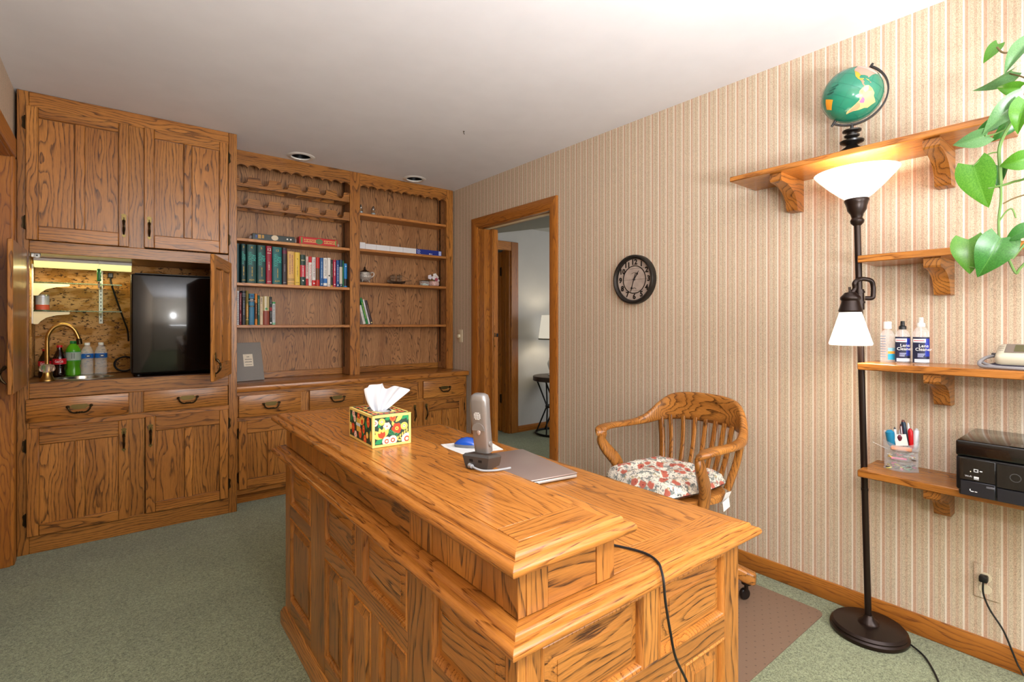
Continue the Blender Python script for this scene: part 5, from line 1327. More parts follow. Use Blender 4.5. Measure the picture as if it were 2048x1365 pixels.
B().loft(rings).done('crest_and_arms', wood('cab', 'x'), ch, ang=1.2)
for sg in (-1, 1):
    pts = spline([(sg * 0.298, -0.172, 0.662), (sg * 0.306, -0.176, 0.630), (sg * 0.296, -0.150, 0.585), (sg * 0.276, -0.105, 0.530), (sg * 0.262, -0.085, 0.480), (sg * 0.256, -0.085, 0.430)], 4)
    ws = spline([(0.042, 0.03, 0), (0.050, 0.032, 0), (0.060, 0.034, 0), (0.066, 0.034, 0), (0.064, 0.034, 0), (0.060, 0.032, 0)], 4)
    rings = [sect(p, (pts[min(i + 1, len(pts) - 1)] - pts[max(0, i - 1)]), (1, 0, 0), ws[i].x, ws[i].y) for i, p in enumerate(pts)]
    B().loft(rings).done('arm_post', wood('cab', 'z'), ch, ang=1.2)
for k in range(7):
    u = -1 + 2 * k / 6
    top = Vector((0.190 * u, 0.288 - 0.055 * u * u, 0.735)); bot = Vector((0.150 * u, 0.212 - 0.03 * u * u, 0.468)); mid_ = (top + bot) / 2 + Vector((0, 0.010, 0))
    pts = spline([bot, mid_, top], 5)
    B().loft([sect(p, pts[min(i + 1, len(pts) - 1)] - pts[max(0, i - 1)], (0, 1, 0), 0.026, 0.011, 8) for i, p in enumerate(pts)]).done('back_slat', wood('cab', 'z'), ch, ang=1.2)
for sg in (-1, 1):
    pts = spline([(sg * 0.200, 0.175, 0.45), (sg * 0.228, 0.212, 0.58), (sg * 0.250, 0.226, 0.72)], 4)
    B().loft([sect(p, pts[min(i + 1, len(pts) - 1)] - pts[max(0, i - 1)], (0, 1, 0), 0.036, 0.020, 8) for i, p in enumerate(pts)]).done('back_post', wood('cab', 'z'), ch, ang=1.2)
# saddle seat
def seat_ring(sc, z):
    r_ = []
    for k in range(36):
        a = 2 * PI * k / 36; c_, s_2 = math.cos(a), math.sin(a); rad = 0.245 * sc * (1 + 0.10 * abs(math.sin(2 * a)))
        r_.append(Vector((rad * c_, -0.02 + rad * 0.98 * s_2, z)))
    return r_
B().loft([seat_ring(0.92, 0.418), seat_ring(1.0, 0.428), seat_ring(1.0, 0.450), seat_ring(0.97, 0.458)]).done('seat', wood('cab', 'x'), ch)
B().lathe([(0.05, 0.24), (0.045, 0.27), (0.028, 0.28), (0.024, 0.37), (0.05, 0.38), (0.10, 0.40), (0.11, 0.4175)], n=24).done('swivel_post', BRONZE, ch)
B().lathe([(0.055, 0.17), (0.062, 0.18), (0.062, 0.245), (0.05, 0.255)], n=28).done('hub', wood('cab', 'z'), ch)
for k in range(4):
    a = R(-90 + 22) + k * PI / 2
    ca, sa = math.cos(a), math.sin(a)
    secs = []
    for r_, zc, wq, hq in ((0.045, 0.215, 0.052, 0.075), (0.12, 0.205, 0.052, 0.070), (0.22, 0.165, 0.052, 0.056), (0.30, 0.128, 0.054, 0.052), (0.355, 0.112, 0.054, 0.056), (0.385, 0.109, 0.046, 0.050), (0.392, 0.108, 0.028, 0.040)):
        secs.append(sect((r_ * ca, r_ * sa, zc), (ca, sa, 0), (0, 0, 1), wq, hq, 12, 0.4))
    lg = B().loft(secs).done('base_leg', wood('cab', 'x' if abs(ca) > abs(sa) else 'y'), ch, ang=1.0)
    cx, cy = 0.352 * ca, 0.352 * sa
    B().lathe([(0.009, 0.05), (0.009, 0.078), (0.022, 0.079), (0.022, 0.084)], (cx, cy, 0), 14).done('caster_stem', BRONZE, lg)
    M2 = Matrix.Translation((cx - 0.010 * sa - 0.012, cy + 0.012, 0.0262)) @ Matrix.Rotation(a + 0.9, 4, 'Z') @ Matrix.Rotation(R(90), 4, 'X')
    B().lathe([(0.010, -0.011), (0.022, -0.010), (0.026, -0.005), (0.026, 0.005), (0.022, 0.010), (0.010, 0.011)], n=20, mat=M2).done('caster_wheel', pm('caster_black', '#15100e', 0.3), lg)
# tufted floral cushion
cu_m = bpy.data.materials.new('floral_cushion_cloth'); cu_m.use_nodes = True
g = NT(cu_m); tc = g.n.new('ShaderNodeTexCoord'); o_ = tc.outputs['Object']
def vor(scale, off, feat='F1'):
    v_ = g.n.new('ShaderNodeTexVoronoi'); v_.inputs['Scale'].default_value = scale; v_.feature = feat
    a_ = g.n.new('ShaderNodeVectorMath'); a_.operation = 'ADD'; g.l.new(o_, a_.inputs[0])
    n_ = g.n.new('ShaderNodeTexNoise'); n_.inputs['Scale'].default_value = 30; g.l.new(o_, n_.inputs['Vector'])
    m_ = g.n.new('ShaderNodeVectorMath'); m_.operation = 'MULTIPLY_ADD'; g.l.new(n_.outputs['Color'], m_.inputs[0]); m_.inputs[1].default_value = (0.03, 0.03, 0.03); m_.inputs[2].default_value = (off, off * 0.7, 0)
    g.l.new(m_.outputs[0], a_.inputs[1]); g.l.new(a_.outputs[0], v_.inputs['Vector']); return v_
col = g.mix(g.ramp(vor(26, 0.3).outputs['Distance'], [(0.20, 1.0), (0.30, 0.0)]), '#e6dece', '#bfae88')
n5 = g.noise(o_, 42.0, 3.0, 0.6)[0]
col = g.mix(g.ramp(n5, [(0.53, 0.0), (0.57, 1.0)]), col, '#868b84')
n6 = g.noise(o_, 60.0, 2.0, 0.5)[0]
col = g.mix(g.ramp(g.math('ABSOLUTE', g.math('SUBTRACT', n6, 0.5)), [(0.010, 1.0), (0.022, 0.0)]), col, '#4a505c')
v3_ = vor(21, 1.1); col = g.mix(g.ramp(v3_.outputs['Distance'], [(0.32, 1.0), (0.42, 0.0)]), col, '#b5604e')
v4_ = vor(21, 1.1); col = g.mix(g.ramp(v4_.outputs['Distance'], [(0.08, 1.0), (0.13, 0.0)]), col, '#7f2f30')
g.l.new(col, g.n['Principled BSDF'].inputs['Base Color']); g.n['Principled BSDF'].inputs['Roughness'].default_value = 0.9
cs = thing('seat_cushion', 'tufted floral seat cushion tied on the oak chair', 'cushion', (2.044, 1.400, 0.4625), R(-95))
b = B(); N = 22; rows = []
tufts = [(-0.09, -0.09), (0.09, -0.09), (-0.09, 0.09), (0.09, 0.09), (0, 0)]
def cz(u, v, top):
    r_ = max(abs(u), abs(v)) / 0.215; e = max(0.0, 1 - r_ ** 4) ** 0.5
    if not top: return 0.020 - 0.019 * e
    z = 0.024 + 0.068 * e
    for a, c in tufts: z -= 0.036 * math.exp(-((u - a) ** 2 + (v - c) ** 2) / 0.0020) * e
    z += 0.004 * math.sin(u * 55) * math.sin(v * 48) * e
    return z
for top in (True, False):
    grid = []
    for i in range(N + 1):
        row = []
        for j in range(N + 1):
            u = -0.215 + 0.43 * i / N; v = -0.215 + 0.43 * j / N
            sq = 1 - 0.10 * (abs(u * v) / 0.042)
            row.append(b.bm.verts.new((u * sq, v * sq - 0.02, cz(u, v, top))))
        grid.append(row)
    for i in range(N):
        for j in range(N): b._f([grid[i][j], grid[i + 1][j], grid[i + 1][j + 1], grid[i][j + 1]])
bmesh.ops.remove_doubles(b.bm, verts=b.bm.verts, dist=0.0006)
b.done('pad', cu_m, cs, ang=2.0)
for a, c in tufts: B().sphere((a, c - 0.02, cz(a, c, True) + 0.002), 0.007, 10, 6, (1, 1, 0.5)).done('tuft_button', cu_m, cs)
B().box(0.0, 0.0008, -0.02, 0.020, -0.045, 0.012, mat=Matrix.Translation((0.246, 0.100, 0.0)) @ Matrix.Rotation(R(22), 4, 'Y')).done('care_tag', PAPER, cs)
B().box(0.0, 0.0008, -0.022, 0.024, -0.060, -0.010, mat=Matrix.Translation((0.252, 0.075, -0.010)) @ Matrix.Rotation(R(8), 4, 'Y') @ Matrix.Rotation(R(20), 4, 'X')).done('care_tag', PAPER, cs)

# ================================================================== wall shelves
def wall_shelf(lab, y0, y1, z0, z1, depth, br, brh=0.128):
    t = thing('wall_shelf', lab, 'shelf', (XR, (y0 + y1) / 2, z0), world=True, group='oak wall shelves')
    board('shelf_board', t, XR - depth, XR, y0, y1, z0, z1, 'light', 'y', 0.003)
    for yc in br:
        pj = depth - 0.020
        pts = [(0, 0), (pj - 0.003, 0), (pj, -0.003), (pj, -0.028), (pj - 0.006, -0.035)]
        for k in range(11):
            a = R(90 * k / 10)
            pts.append((0.070 + (pj - 0.084) * (1 - math.sin(a)) , -0.036 - (brh - 0.050) * (1 - math.cos(a))))
        pts += [(0.066, -brh + 0.004), (0.060, -brh), (0, -brh)]
        B().prism(pts, lambda u, v, d: (XR - u, d, z0 - 0.0005 + v), yc - 0.024, yc + 0.024).done('bracket', wood('cab', 'x'), t)
    return t
wall_shelf('top oak wall shelf carrying the globe, above the floor lamp', 0.276, 1.190, 1.866, 1.889, 0.250, (0.994, 0.467), 0.14)
wall_shelf('second oak wall shelf from the top, behind the hanging leaves', -0.205, 0.690, 1.450, 1.477, 0.228, (0.469, -0.03), 0.128)
wall_shelf('oak wall shelf holding the cleaner bottles', -0.205, 0.690, 1.038, 1.065, 0.228, (0.469, -0.03), 0.125)
wall_shelf('lowest oak wall shelf holding pen organizer and printer', -0.205, 0.690, 0.627, 0.654, 0.228, (0.469, -0.03), 0.122)

# ------------------------------------------------------------ wall clock
CKY, CKZ, CKR = 1.912, 1.480, 0.148
ck_ = thing('wall_clock', 'round dark-rimmed wall clock with black numerals', 'clock', (XR, CKY, CKZ), world=True)
RM = Matrix.Translation((XR, CKY, CKZ)) @ Matrix.Rotation(R(-90), 4, 'Y')     # local z points to -x (into the room)
B().lathe([(CKR, 0.0), (CKR, 0.030), (CKR - 0.004, 0.036), (CKR - 0.012, 0.038), (CKR - 0.022, 0.030), (CKR - 0.024, 0.014)], n=64, mat=RM, cap=False).done('rim', pm('clock_bronze', '#2a2521', 0.35, 0.3), ck_)
B().lathe([(0.001, 0.0135), (CKR - 0.0235, 0.0135)], n=48, mat=RM, cap=False).done('dial', pm('dial_weathered', '#ab9a8e', 0.7, noise=0.12, nscale=30), ck_)
b = B()
for vz in (0.066, 0.0, -0.066):
    hw = math.sqrt((CKR - 0.025) ** 2 - vz ** 2)
    b.box(XR - 0.0143, XR - 0.0137, CKY - hw, CKY + hw, CKZ + vz - 0.0008, CKZ + vz + 0.0008)
b.done('dial_planks', pm('plank_line', '#5f534c', 0.7), ck_)
B().lathe([(0.080, 0.0138), (0.080, 0.0158), (0.085, 0.0158), (0.085, 0.0138)], n=56, mat=RM, cap=False).done('chapter_ring', pm('clock_black', '#1e1a18', 0.4), ck_)
INK = pm('clock_black', '#1e1a18', 0.4)
for k in range(1, 13):
    a = R(90 - 30 * k)
    txt(str(k), 0.044, ck_, (XR - 0.0150, CKY - 0.1035 * math.cos(a), CKZ + 0.1035 * math.sin(a)), (0, -1, 0), (0, 0, 1), INK, 'numeral', bold=0.0016, depth=0.0008)
def hand(ang, L, tail, wq, dx, nm):
    a = R(90 - ang); d = Vector((0, -math.cos(a), math.sin(a))); nrm = Vector((0, math.sin(a), math.cos(a)))
    c = Vector((XR - dx, CKY, CKZ))
    out = [(-tail, wq * 0.4), (0, wq * 0.5), (L * 0.55, wq * 0.5), (L * 0.66, wq * 1.6), (L * 0.76, wq * 0.5), (L, 0.0004), (L, -0.0004), (L * 0.76, -wq * 0.5), (L * 0.66, -wq * 1.6), (L * 0.55, -wq * 0.5), (0, -wq * 0.5), (-tail, -wq * 0.4)]
    B().prism(out, lambda u, v, q: c + d * u + nrm * v + Vector((q, 0, 0)), -0.0006, 0.0006).done(nm, INK, ck_)
hand(34, 0.062, 0.010, 0.0050, 0.0175, 'hour_hand')
hand(198, 0.082, 0.040, 0.0046, 0.0195, 'minute_hand')
B().lathe([(0.006, 0.014), (0.006, 0.021), (0.004, 0.023)], n=16, mat=RM).done('arbor', INK, ck_)
for vz, L in ((0.040, 0.040), (-0.052, 0.024)):
    b = B()
    for k in range(9):
        u = (k - 4) / 4; b.box(XR - 0.0145, XR - 0.0139, CKY - u * L / 2 - 0.0016, CKY - u * L / 2 + 0.0016, CKZ + vz - 0.006 * u * u, CKZ + vz - 0.006 * u * u + 0.0036)
    b.done('print_line', pm('ink_faint', '#5c5048', 0.7), ck_)

# ------------------------------------------------------------ floor lamp
LB = Vector((2.326, 0.677, 0)); LT = Vector((2.285, 0.706, 1.725))
fl_ = thing('floor_lamp', 'dark bronze floor lamp with frosted torchiere bowl and reading arm', 'floor lamp', tuple(LB))
tilt = (LT - LB).to_3d(); tilt_n = tilt.normalized()
def along(z): return (LT - LB) * (z / LT.z)
BZ = pm('oil_rubbed_bronze', '#2a1e19', 0.32, 0.5)
B().lathe([(0.126, 0.0), (0.130, 0.006), (0.130, 0.016), (0.124, 0.022), (0.126, 0.028), (0.118, 0.036), (0.060, 0.040), (0.036, 0.041)], n=48).done('base', BZ, fl_)
B().lathe([(0.036, 0.0405), (0.034, 0.048), (0.020, 0.060), (0.014, 0.072)], n=28).done('base_collar', BZ, fl_)
B().tube([along(0.06), along(0.5), along(1.1), along(1.56), along(1.62)], 0.0115, 14).done('pole', BZ, fl_)
for zz in (0.56, 1.04): B().tube([along(zz), along(zz + 0.010)], 0.0128, 14).done('pole_joint', BZ, fl_)
QM = Matrix.Translation(along(1.60)) @ Vector((0, 0, 1)).rotation_difference(tilt_n).to_matrix().to_4x4()
B().lathe([(0.0125, 0.0), (0.022, 0.010), (0.024, 0.020), (0.018, 0.030), (0.022, 0.045), (0.032, 0.060), (0.034, 0.075), (0.038, 0.088), (0.042, 0.098), (0.040, 0.104)], n=28, mat=QM).done('bowl_socket', BZ, fl_)
FROST = pm('lit_frosted_glass', '#fdfaf4', 0.35, emit='#fff6ea', es=0.95)
bw = B().lathe([(0.036, 0.104), (0.056, 0.119), (0.092, 0.153), (0.126, 0.190), (0.140, 0.207), (0.142, 0.211), (0.138, 0.212), (0.123, 0.193), (0.089, 0.156), (0.054, 0.123), (0.034, 0.108)], n=48, mat=QM, cap=False).done('bowl_shade', FROST, fl_)
bulb = LB + along(1.60) + Vector((0, 0, 0.185))
B().sphere(along(1.60) + Vector((0, 0, 0.150)), 0.026, 12, 8).done('bulb', pm('lit_bulb', '#ffffff', 0.5, emit='#ffe9c4', es=12.0), fl_)
light('floor_lamp_bulb', 'POINT', tuple(bulb), 3.6, (1.0, 0.88, 0.70), 0.03)
# reading arm
c1 = along(1.33)
B().tube([along(1.27), along(1.35)], 0.0165, 16).tube([along(1.295), along(1.303)], 0.0195, 16).tube([along(1.335), along(1.343)], 0.0195, 16).done('arm_clamp', BZ, fl_)
Dv = Vector((0.35, -0.94, 0)).normalized()          # bracket side, to the right in the picture
SHC = Vector((2.252, 0.716, 0)) - LB                # where the reading shade hangs
pA = along(1.315) + Dv * 0.018
arm = [pA, pA + Dv * 0.022, pA + Dv * 0.026 + Vector((0, 0, 0.012)), pA + Dv * 0.026 + Vector((0, 0, 0.045)), pA + Dv * 0.020 + Vector((-0.008, 0, 0.068)), pA + Vector((-0.020, 0.008, 0.074)), pA + Vector((-0.040, 0.022, 0.060)), Vector((SHC.x + 0.014, SHC.y - 0.010, 1.352)), Vector((SHC.x + 0.004, SHC.y, 1.332))]
B().tube(spline(arm, 5), 0.0085, 12).done('arm', BZ, fl_)
S2 = Matrix.Translation((SHC.x, SHC.y, 1.132))
B().lathe([(0.038, 0.128), (0.041, 0.134), (0.037, 0.146), (0.032, 0.162), (0.030, 0.172), (0.035, 0.180), (0.034, 0.188), (0.025, 0.197), (0.020, 0.204), (0.004, 0.208)], n=32, mat=S2).done('shade_holder', BZ, fl_)
B().lathe([(0.070, 0.0), (0.073, 0.006), (0.036, 0.130), (0.033, 0.130), (0.068, 0.006)], n=44, mat=S2, cap=False).done('reading_shade', FROST, fl_)
B().tube([(SHC.x - 0.006, SHC.y, 1.336), (SHC.x - 0.008, SHC.y, 1.358)], 0.0045, 8).done('switch', BZ, fl_)
light('reading_bulb', 'POINT', (LB.x + SHC.x, LB.y + SHC.y, 1.19), 2.4, (1.0, 0.90, 0.75), 0.03)
lc = tag(B().tube(spline([(2.345, 0.548, 0.010), (2.31, 0.50, 0.005), (2.22, 0.45, 0.004), (2.10, 0.40, 0.004), (1.98, 0.33, 0.004), (1.8, 0.2, 0.004)], 6), 0.0032, 8).done('lamp_cord', RUBBER), 'black cord running from the lamp base across the carpet', 'cord')

# ------------------------------------------------------------ globe
GC_ = Vector((2.315, 0.731, 2.128)); GR = 0.105
gl = thing('desk_globe', 'green world globe on a turned black stand on the top shelf', 'globe', (GC_.x, GC_.y, 1.8895))
rel = GC_ - Vector((GC_.x, GC_.y, 1.8895))
BK = pm('turned_black', '#15120f', 0.3)
B().lathe([(0.060, 0.0), (0.062, 0.006), (0.050, 0.016), (0.034, 0.026), (0.022, 0.034), (0.018, 0.040), (0.040, 0.050), (0.042, 0.056), (0.020, 0.064), (0.016, 0.068), (0.026, 0.074), (0.027, 0.079), (0.016, 0.084), (0.018, 0.088), (0.032, 0.094), (0.033, 0.099), (0.012, 0.104), (0.006, 0.106), (0.006, 0.126)], n=32).done('stand', BK, gl)
# view direction frame at the globe: right = screen right, up = z
vr = Vector((0.3, -0.954, 0)).normalized(); vu = Vector((0, 0, 1)); vf = vr.cross(vu)      # vf points towards the viewer or away
if vf.dot(-GC_) < 0: vf = -vf
ax_a = R(58)                                                # polar axis leans to the right
pole = (vr * math.cos(ax_a) + vu * math.sin(ax_a)).normalized()
eq = vf.copy(); eq = (eq - pole * eq.dot(pole)).normalized(); ea = pole.cross(eq)
def gp(lat, lon, r_):
    la, lo = R(lat), R(lon)
    return rel + (pole * math.sin(la) + (eq * math.cos(lo) + ea * math.sin(lo)) * math.cos(la)) * r_
B().sphere(rel, GR, 48, 28).done('sphere', pm('globe_sea', '#27795f', 0.18, coat=0.3, noise=0.06, nscale=25), gl)
arcp = []
for k in range(25):
    a = ax_a - R(180) * k / 24
    arcp.append(rel + (vr * math.cos(a) + vu * math.sin(a)) * (GR + 0.012))
secs = []
for i, p in enumerate(arcp):
    n_ = (p - rel).normalized(); secs.append([p - n_ * 0.003 - vf * 0.007, p + n_ * 0.003 - vf * 0.007, p + n_ * 0.003 + vf * 0.007, p - n_ * 0.003 + vf * 0.007])
B().loft(secs).done('meridian', BK, gl)
for sg in (1, -1): B().tube([rel + pole * sg * (GR - 0.002), rel + pole * sg * (GR + 0.024)], [0.006, 0.0045], 10).done('pivot', BK, gl)
# land, as thin raised shapes; longitudes are relative to the centre of view
def land(poly, colr, nm='land', up=1.006):
    b = B(); vs = [b.bm.verts.new((lo, la, 0)) for lo, la in poly]; b._f(vs)
    bmesh.ops.triangulate(b.bm, faces=b.bm.faces[:])
    for _ in range(2): bmesh.ops.subdivide_edges(b.bm, edges=[e for e in b.bm.edges if e.calc_length() > 7], cuts=1, use_grid_fill=False); bmesh.ops.triangulate(b.bm, faces=b.bm.faces[:])
    for v in b.bm.verts: v.co = gp(v.co.y, v.co.x, GR * up)
    b.done(nm, pm('land_' + colr.lstrip('#'), colr, 0.25), gl)
C0 = -100     # meridian facing the viewer
def L_(pts): return [(lo - C0, la) for lo, la in pts]
land(L_([(-124, 48), (-122, 40), (-117, 33), (-106, 31), (-97, 26), (-90, 29), (-82, 29), (-80, 26), (-81, 32), (-75, 37), (-70, 42), (-67, 45), (-75, 45), (-83, 46), (-95, 49)]), '#e08a78')
land(L_([(-127, 50), (-124, 48.5), (-95, 49.5), (-83, 46.5), (-67, 46), (-60, 47), (-56, 52), (-65, 60), (-78, 62), (-80, 55), (-94, 60), (-88, 68), (-115, 69), (-135, 69), (-140, 60), (-131, 55)]), '#d9a49a')
land(L_([(-141, 60), (-141, 69), (-156, 71), (-166, 66), (-162, 59), (-152, 59)]), '#e08a78')
land(L_([(-117, 32.5), (-106, 30.7), (-97, 25.6), (-97.5, 21), (-95, 18), (-91, 19), (-87, 21), (-88, 17), (-92, 15), (-97, 16), (-105, 20), (-109, 25), (-113, 30)]), '#e8942e')
land(L_([(-92, 14.8), (-88, 16.8), (-83, 15), (-83, 11), (-77, 8), (-80, 7.2), (-85, 10), (-88, 13)]), '#dd7f63')
land(L_([(-78, 8), (-72, 12), (-62, 10), (-52, 5), (-50, 0), (-44, -2.5), (-35, -6), (-39, -14), (-41, -22), (-48, -26), (-53, -33), (-58, -38), (-62, -41), (-66, -47), (-69, -54), (-74, -50), (-73, -40), (-71, -28), (-70, -18), (-76, -13), (-81, -5), (-80, 1)]), '#dcb878')
land(L_([(-77, 7.5), (-72, 11.5), (-67, 6), (-70, -3), (-78, 1)]), '#dd8f90', up=1.009)
land(L_([(-71, 11), (-61, 9), (-60, 5), (-66, 2), (-68, 6)]), '#a9b85e', up=1.009)
land(L_([(-80, -3), (-76, -1), (-70, -10), (-70, -17), (-76, -13)]), '#b3b35a', up=1.009)
land(L_([(-69, -11), (-62, -13), (-58, -19), (-63, -22), (-68, -22)]), '#9c6d96', up=1.009)
land(L_([(-70, -24), (-65, -23), (-58, -28), (-57, -35), (-62, -40), (-66, -46), (-69, -52), (-71, -40)]), '#e2906a', up=1.009)
land(L_([(-55, 60), (-43, 60), (-22, 70), (-30, 83), (-60, 82), (-68, 76), (-54, 68)]), '#dcd6c0')
land(L_([(-85, 22), (-78, 22.5), (-74, 20), (-78, 20.5)]), '#b3b35a'); land(L_([(-74, 19.8), (-69, 19), (-71, 18)]), '#e08a78')
land([(180, -76), (60, -74), (0, -74), (-60, -74), (-120, -76), (-150, -84), (150, -84)], '#d8b89a') if False else None
land([(-48, -34), (-24, -34), (-24, -56), (-48, -56)], '#e89a2e', 'legend_box')
b = B()
for la in (0, 23.4, -23.4, 45, -45):
    b.tube([gp(la, lo, GR * 1.0015) for lo in range(-180, 180, 8)], 0.0003, 4, closed=True)
for lo in range(-180, 180, 30): b.tube([gp(la, lo, GR * 1.0015) for la in range(-80, 81, 8)], 0.0003, 4)
b.done('graticule', pm('graticule', '#1f6a58', 0.4), gl)
INKG = pm('globe_ink', '#12362d', 0.5)
def gtext(s, la, lo, sz):
    n_ = (gp(la, lo, 1) - rel).normalized(); e_ = vr - n_ * vr.dot(n_); e_.normalize()
    txt(s, sz, gl, gp(la, lo, GR * 1.008), e_, n_.cross(e_), INKG, 'map_name', depth=0.0002)
gtext('SOUTH', -8, -32, 0.0085); gtext('PACIFIC', -15, -34, 0.0085); gtext('OCEAN', -22, -36, 0.0085)

# ------------------------------------------------------------ bottles on the third shelf
def cleaner(x, y, r_, h, sx, lab, capc, pump, body, label_kind):
    t = thing('cleaner_bottle', lab, 'bottle', (x, y, 1.0655), R(-62))
    Mx = Matrix.Diagonal((1.0, sx, 1, 1))
    B().lathe([(r_ * .92, 0), (r_, .004), (r_, .62 * h), (r_ * .96, .68 * h), (r_ * .70, .76 * h), (r_ * .42, .80 * h), (r_ * .38, .83 * h)], n=32, mat=Mx).done('bottle_body', body, t)
    if pump:
        B().lathe([(r_ * .50, .80 * h), (r_ * .50, .87 * h), (r_ * .42, .885 * h), (r_ * .30, .89 * h), (r_ * .30, .93 * h), (r_ * .27, h)], n=20).box(-0.004, 0.004, -r_ * .42, 0.0, .945 * h, .985 * h, 0.001).done('spray_cap', capc, t)
        B().tube([(0, 0, 0.01), (0, 0, .80 * h)], 0.0018, 6).done('dip_tube', WHITE, t)
    else:
        B().lathe([(r_ * .55, .82 * h), (r_ * .55, .985 * h), (r_ * .50, h)], n=24).done('cap', capc, t)
    return t
NAVY = pm('label_navy', '#141c3c', 0.4); ROY = pm('label_royal', '#1a2f9a', 0.4)
def wrap(t, r_, sx, a0, a1, z0, z1, mat, nm='label', up=1.012, wave=0.0):
    b = B(); n = 12; q = []
    for k in range(n + 1):
        a = a0 + (a1 - a0) * k / n
        q.append((r_ * up * math.cos(a), r_ * up * sx * math.sin(a), z0 + wave * math.sin(PI * k / n)))
    vb = [b.bm.verts.new(p) for p in q]; vt = [b.bm.verts.new((p[0], p[1], z1)) for p in q]
    for k in range(n): b._f([vb[k], vb[k + 1], vt[k + 1], vt[k]])
    return b.done(nm, mat, t)
t = cleaner(2.372, 0.628, 0.0245, 0.158, 0.62, 'clear flat bottle with white cap and turquoise label', WHITE, False, pm('thin_clear_plastic', '#f3f6f8', 0.05, alpha=0.22), 0)
wrap(t, 0.0245, 0.62, R(-95), R(-20), 0.010, 0.033, pm('label_turquoise', '#2aa3cf', 0.4)); wrap(t, 0.0245, 0.62, R(-95), R(-20), 0.033, 0.043, pm('label_orange', '#eaa23a', 0.4)); wrap(t, 0.0245, 0.62, R(-95), R(-20), 0.043, 0.056, pm('label_pale_blue', '#8fcbe2', 0.4))
for k in range(9): wrap(t, 0.0245, 0.62, R(-165), R(-112), 0.020 + k * 0.010, 0.0225 + k * 0.010, pm('print_slate', '#6f7c94', 0.5), 'small_print')
for x, y, h, cap_, lab, r_ in ((2.372, 0.580, 0.160, BLACK, 'clear spray bottle with black pump and dark blue label', 0.0240), (2.372, 0.524, 0.173, WHITE, 'taller spray bottle with white pump and dark blue label', 0.0255)):
    t = cleaner(x, y, r_, h, 0.8, lab, cap_, True, pm('thin_clear_plastic', '#f3f6f8', 0.05, alpha=0.22), 1)
    wrap(t, r_, 0.8, R(-175), R(-5), 0.004, 0.100, NAVY); wrap(t, r_, 0.8, R(-75), R(-30), 0.028, 0.094, ROY, 'label_panel', 1.02)
    wrap(t, r_, 0.8, R(-150), R(-32), 0.006, 0.018, pm('label_white', '#e6e8ee', 0.4), 'label_foot', 1.024)
    wrap(t, r_, 0.8, R(-165), R(-70), 0.080, 0.093, pm('label_white', '#e6e8ee', 0.4), 'logo_panel', 1.024); wrap(t, r_, 0.8, R(-155), R(-80), 0.085, 0.088, pm('logo_red', '#c03040', 0.4), 'logo_print', 1.03)
    for s__, zz, sz in (('Lens', 0.067, 0.016), ('Cleaner', 0.054, 0.016)):
        txt(s__, sz, t, (0.002, -r_ * 0.8 * 1.05, zz), (1, 0, 0), (0, 0, 1), WHITE, fit=0.0075 * len(s__) * 0.95, depth=0.0003)
    for k in range(3): wrap(t, r_, 0.8, R(-125), R(-75 - 6 * k), 0.036 - 0.005 * k, 0.0385 - 0.005 * k, pm('print_pale', '#aab4d8', 0.5), 'small_print', 1.03)

# ------------------------------------------------------------ blood pressure monitor
bp = thing('blood_pressure_monitor', 'cream blood pressure monitor with grey tube on the bottle shelf', 'monitor', (2.365, 0.245, 1.0655), R(-90))
CRM = pm('monitor_cream', '#cfc9b4', 0.45)
Mt = Matrix.Translation((0, 0, 0.020)) @ Matrix.Rotation(R(24), 4, 'X')
b = B(); b.box(-0.072, 0.072, -0.048, 0.052, 0.0, 0.050, 0.018, 3, Mt); b.done('case', CRM, bp)
B().box(-0.048, 0.056, -0.030, 0.036, 0.0498, 0.0515, 0.001, 1, Mt).done('display_frame', pm('taupe', '#7d736a', 0.4), bp)
B().box(-0.026, 0.048, -0.022, 0.028, 0.0514, 0.0522, 0, 1, Mt).done('display', pm('lcd', '#5b5a3e', 0.2), bp)
b = B()
for k in range(3): b.box(-0.064, -0.052, -0.012 + k * 0.014, -0.009 + k * 0.014, 0.0500, 0.0506, 0, 1, Mt)
b.done('print_line', pm('print_taupe', '#8f887a', 0.5), bp)
GT = pm('grey_tube', '#8c8a8c', 0.5)
B().box(-0.085, -0.070, -0.008, 0.010, 0.034, 0.050, 0.003, 2).done('air_plug', pm('dark_grey_plastic', '#3a3638', 0.4), bp)
B().tube(spline([(-0.080, -0.004, 0.040), (-0.098, -0.022, 0.032), (-0.110, -0.040, 0.016), (-0.100, -0.058, 0.006), (-0.070, -0.072, 0.0055), (0.0, -0.085, 0.0055), (0.08, -0.085, 0.0055)], 6), 0.0055, 10).tube(spline([(-0.102, -0.030, 0.017), (-0.085, -0.045, 0.010), (-0.05, -0.060, 0.0055), (0.08, -0.066, 0.0055)], 6), 0.005, 10).done('air_tube', GT, bp)
b = B(); b.box(-0.085, 0.10, -0.050, 0.045, 0.0005, 0.016, 0.006, 2); b.done('cuff', pm('cuff_navy', '#2f2b3a', 0.8), bp)

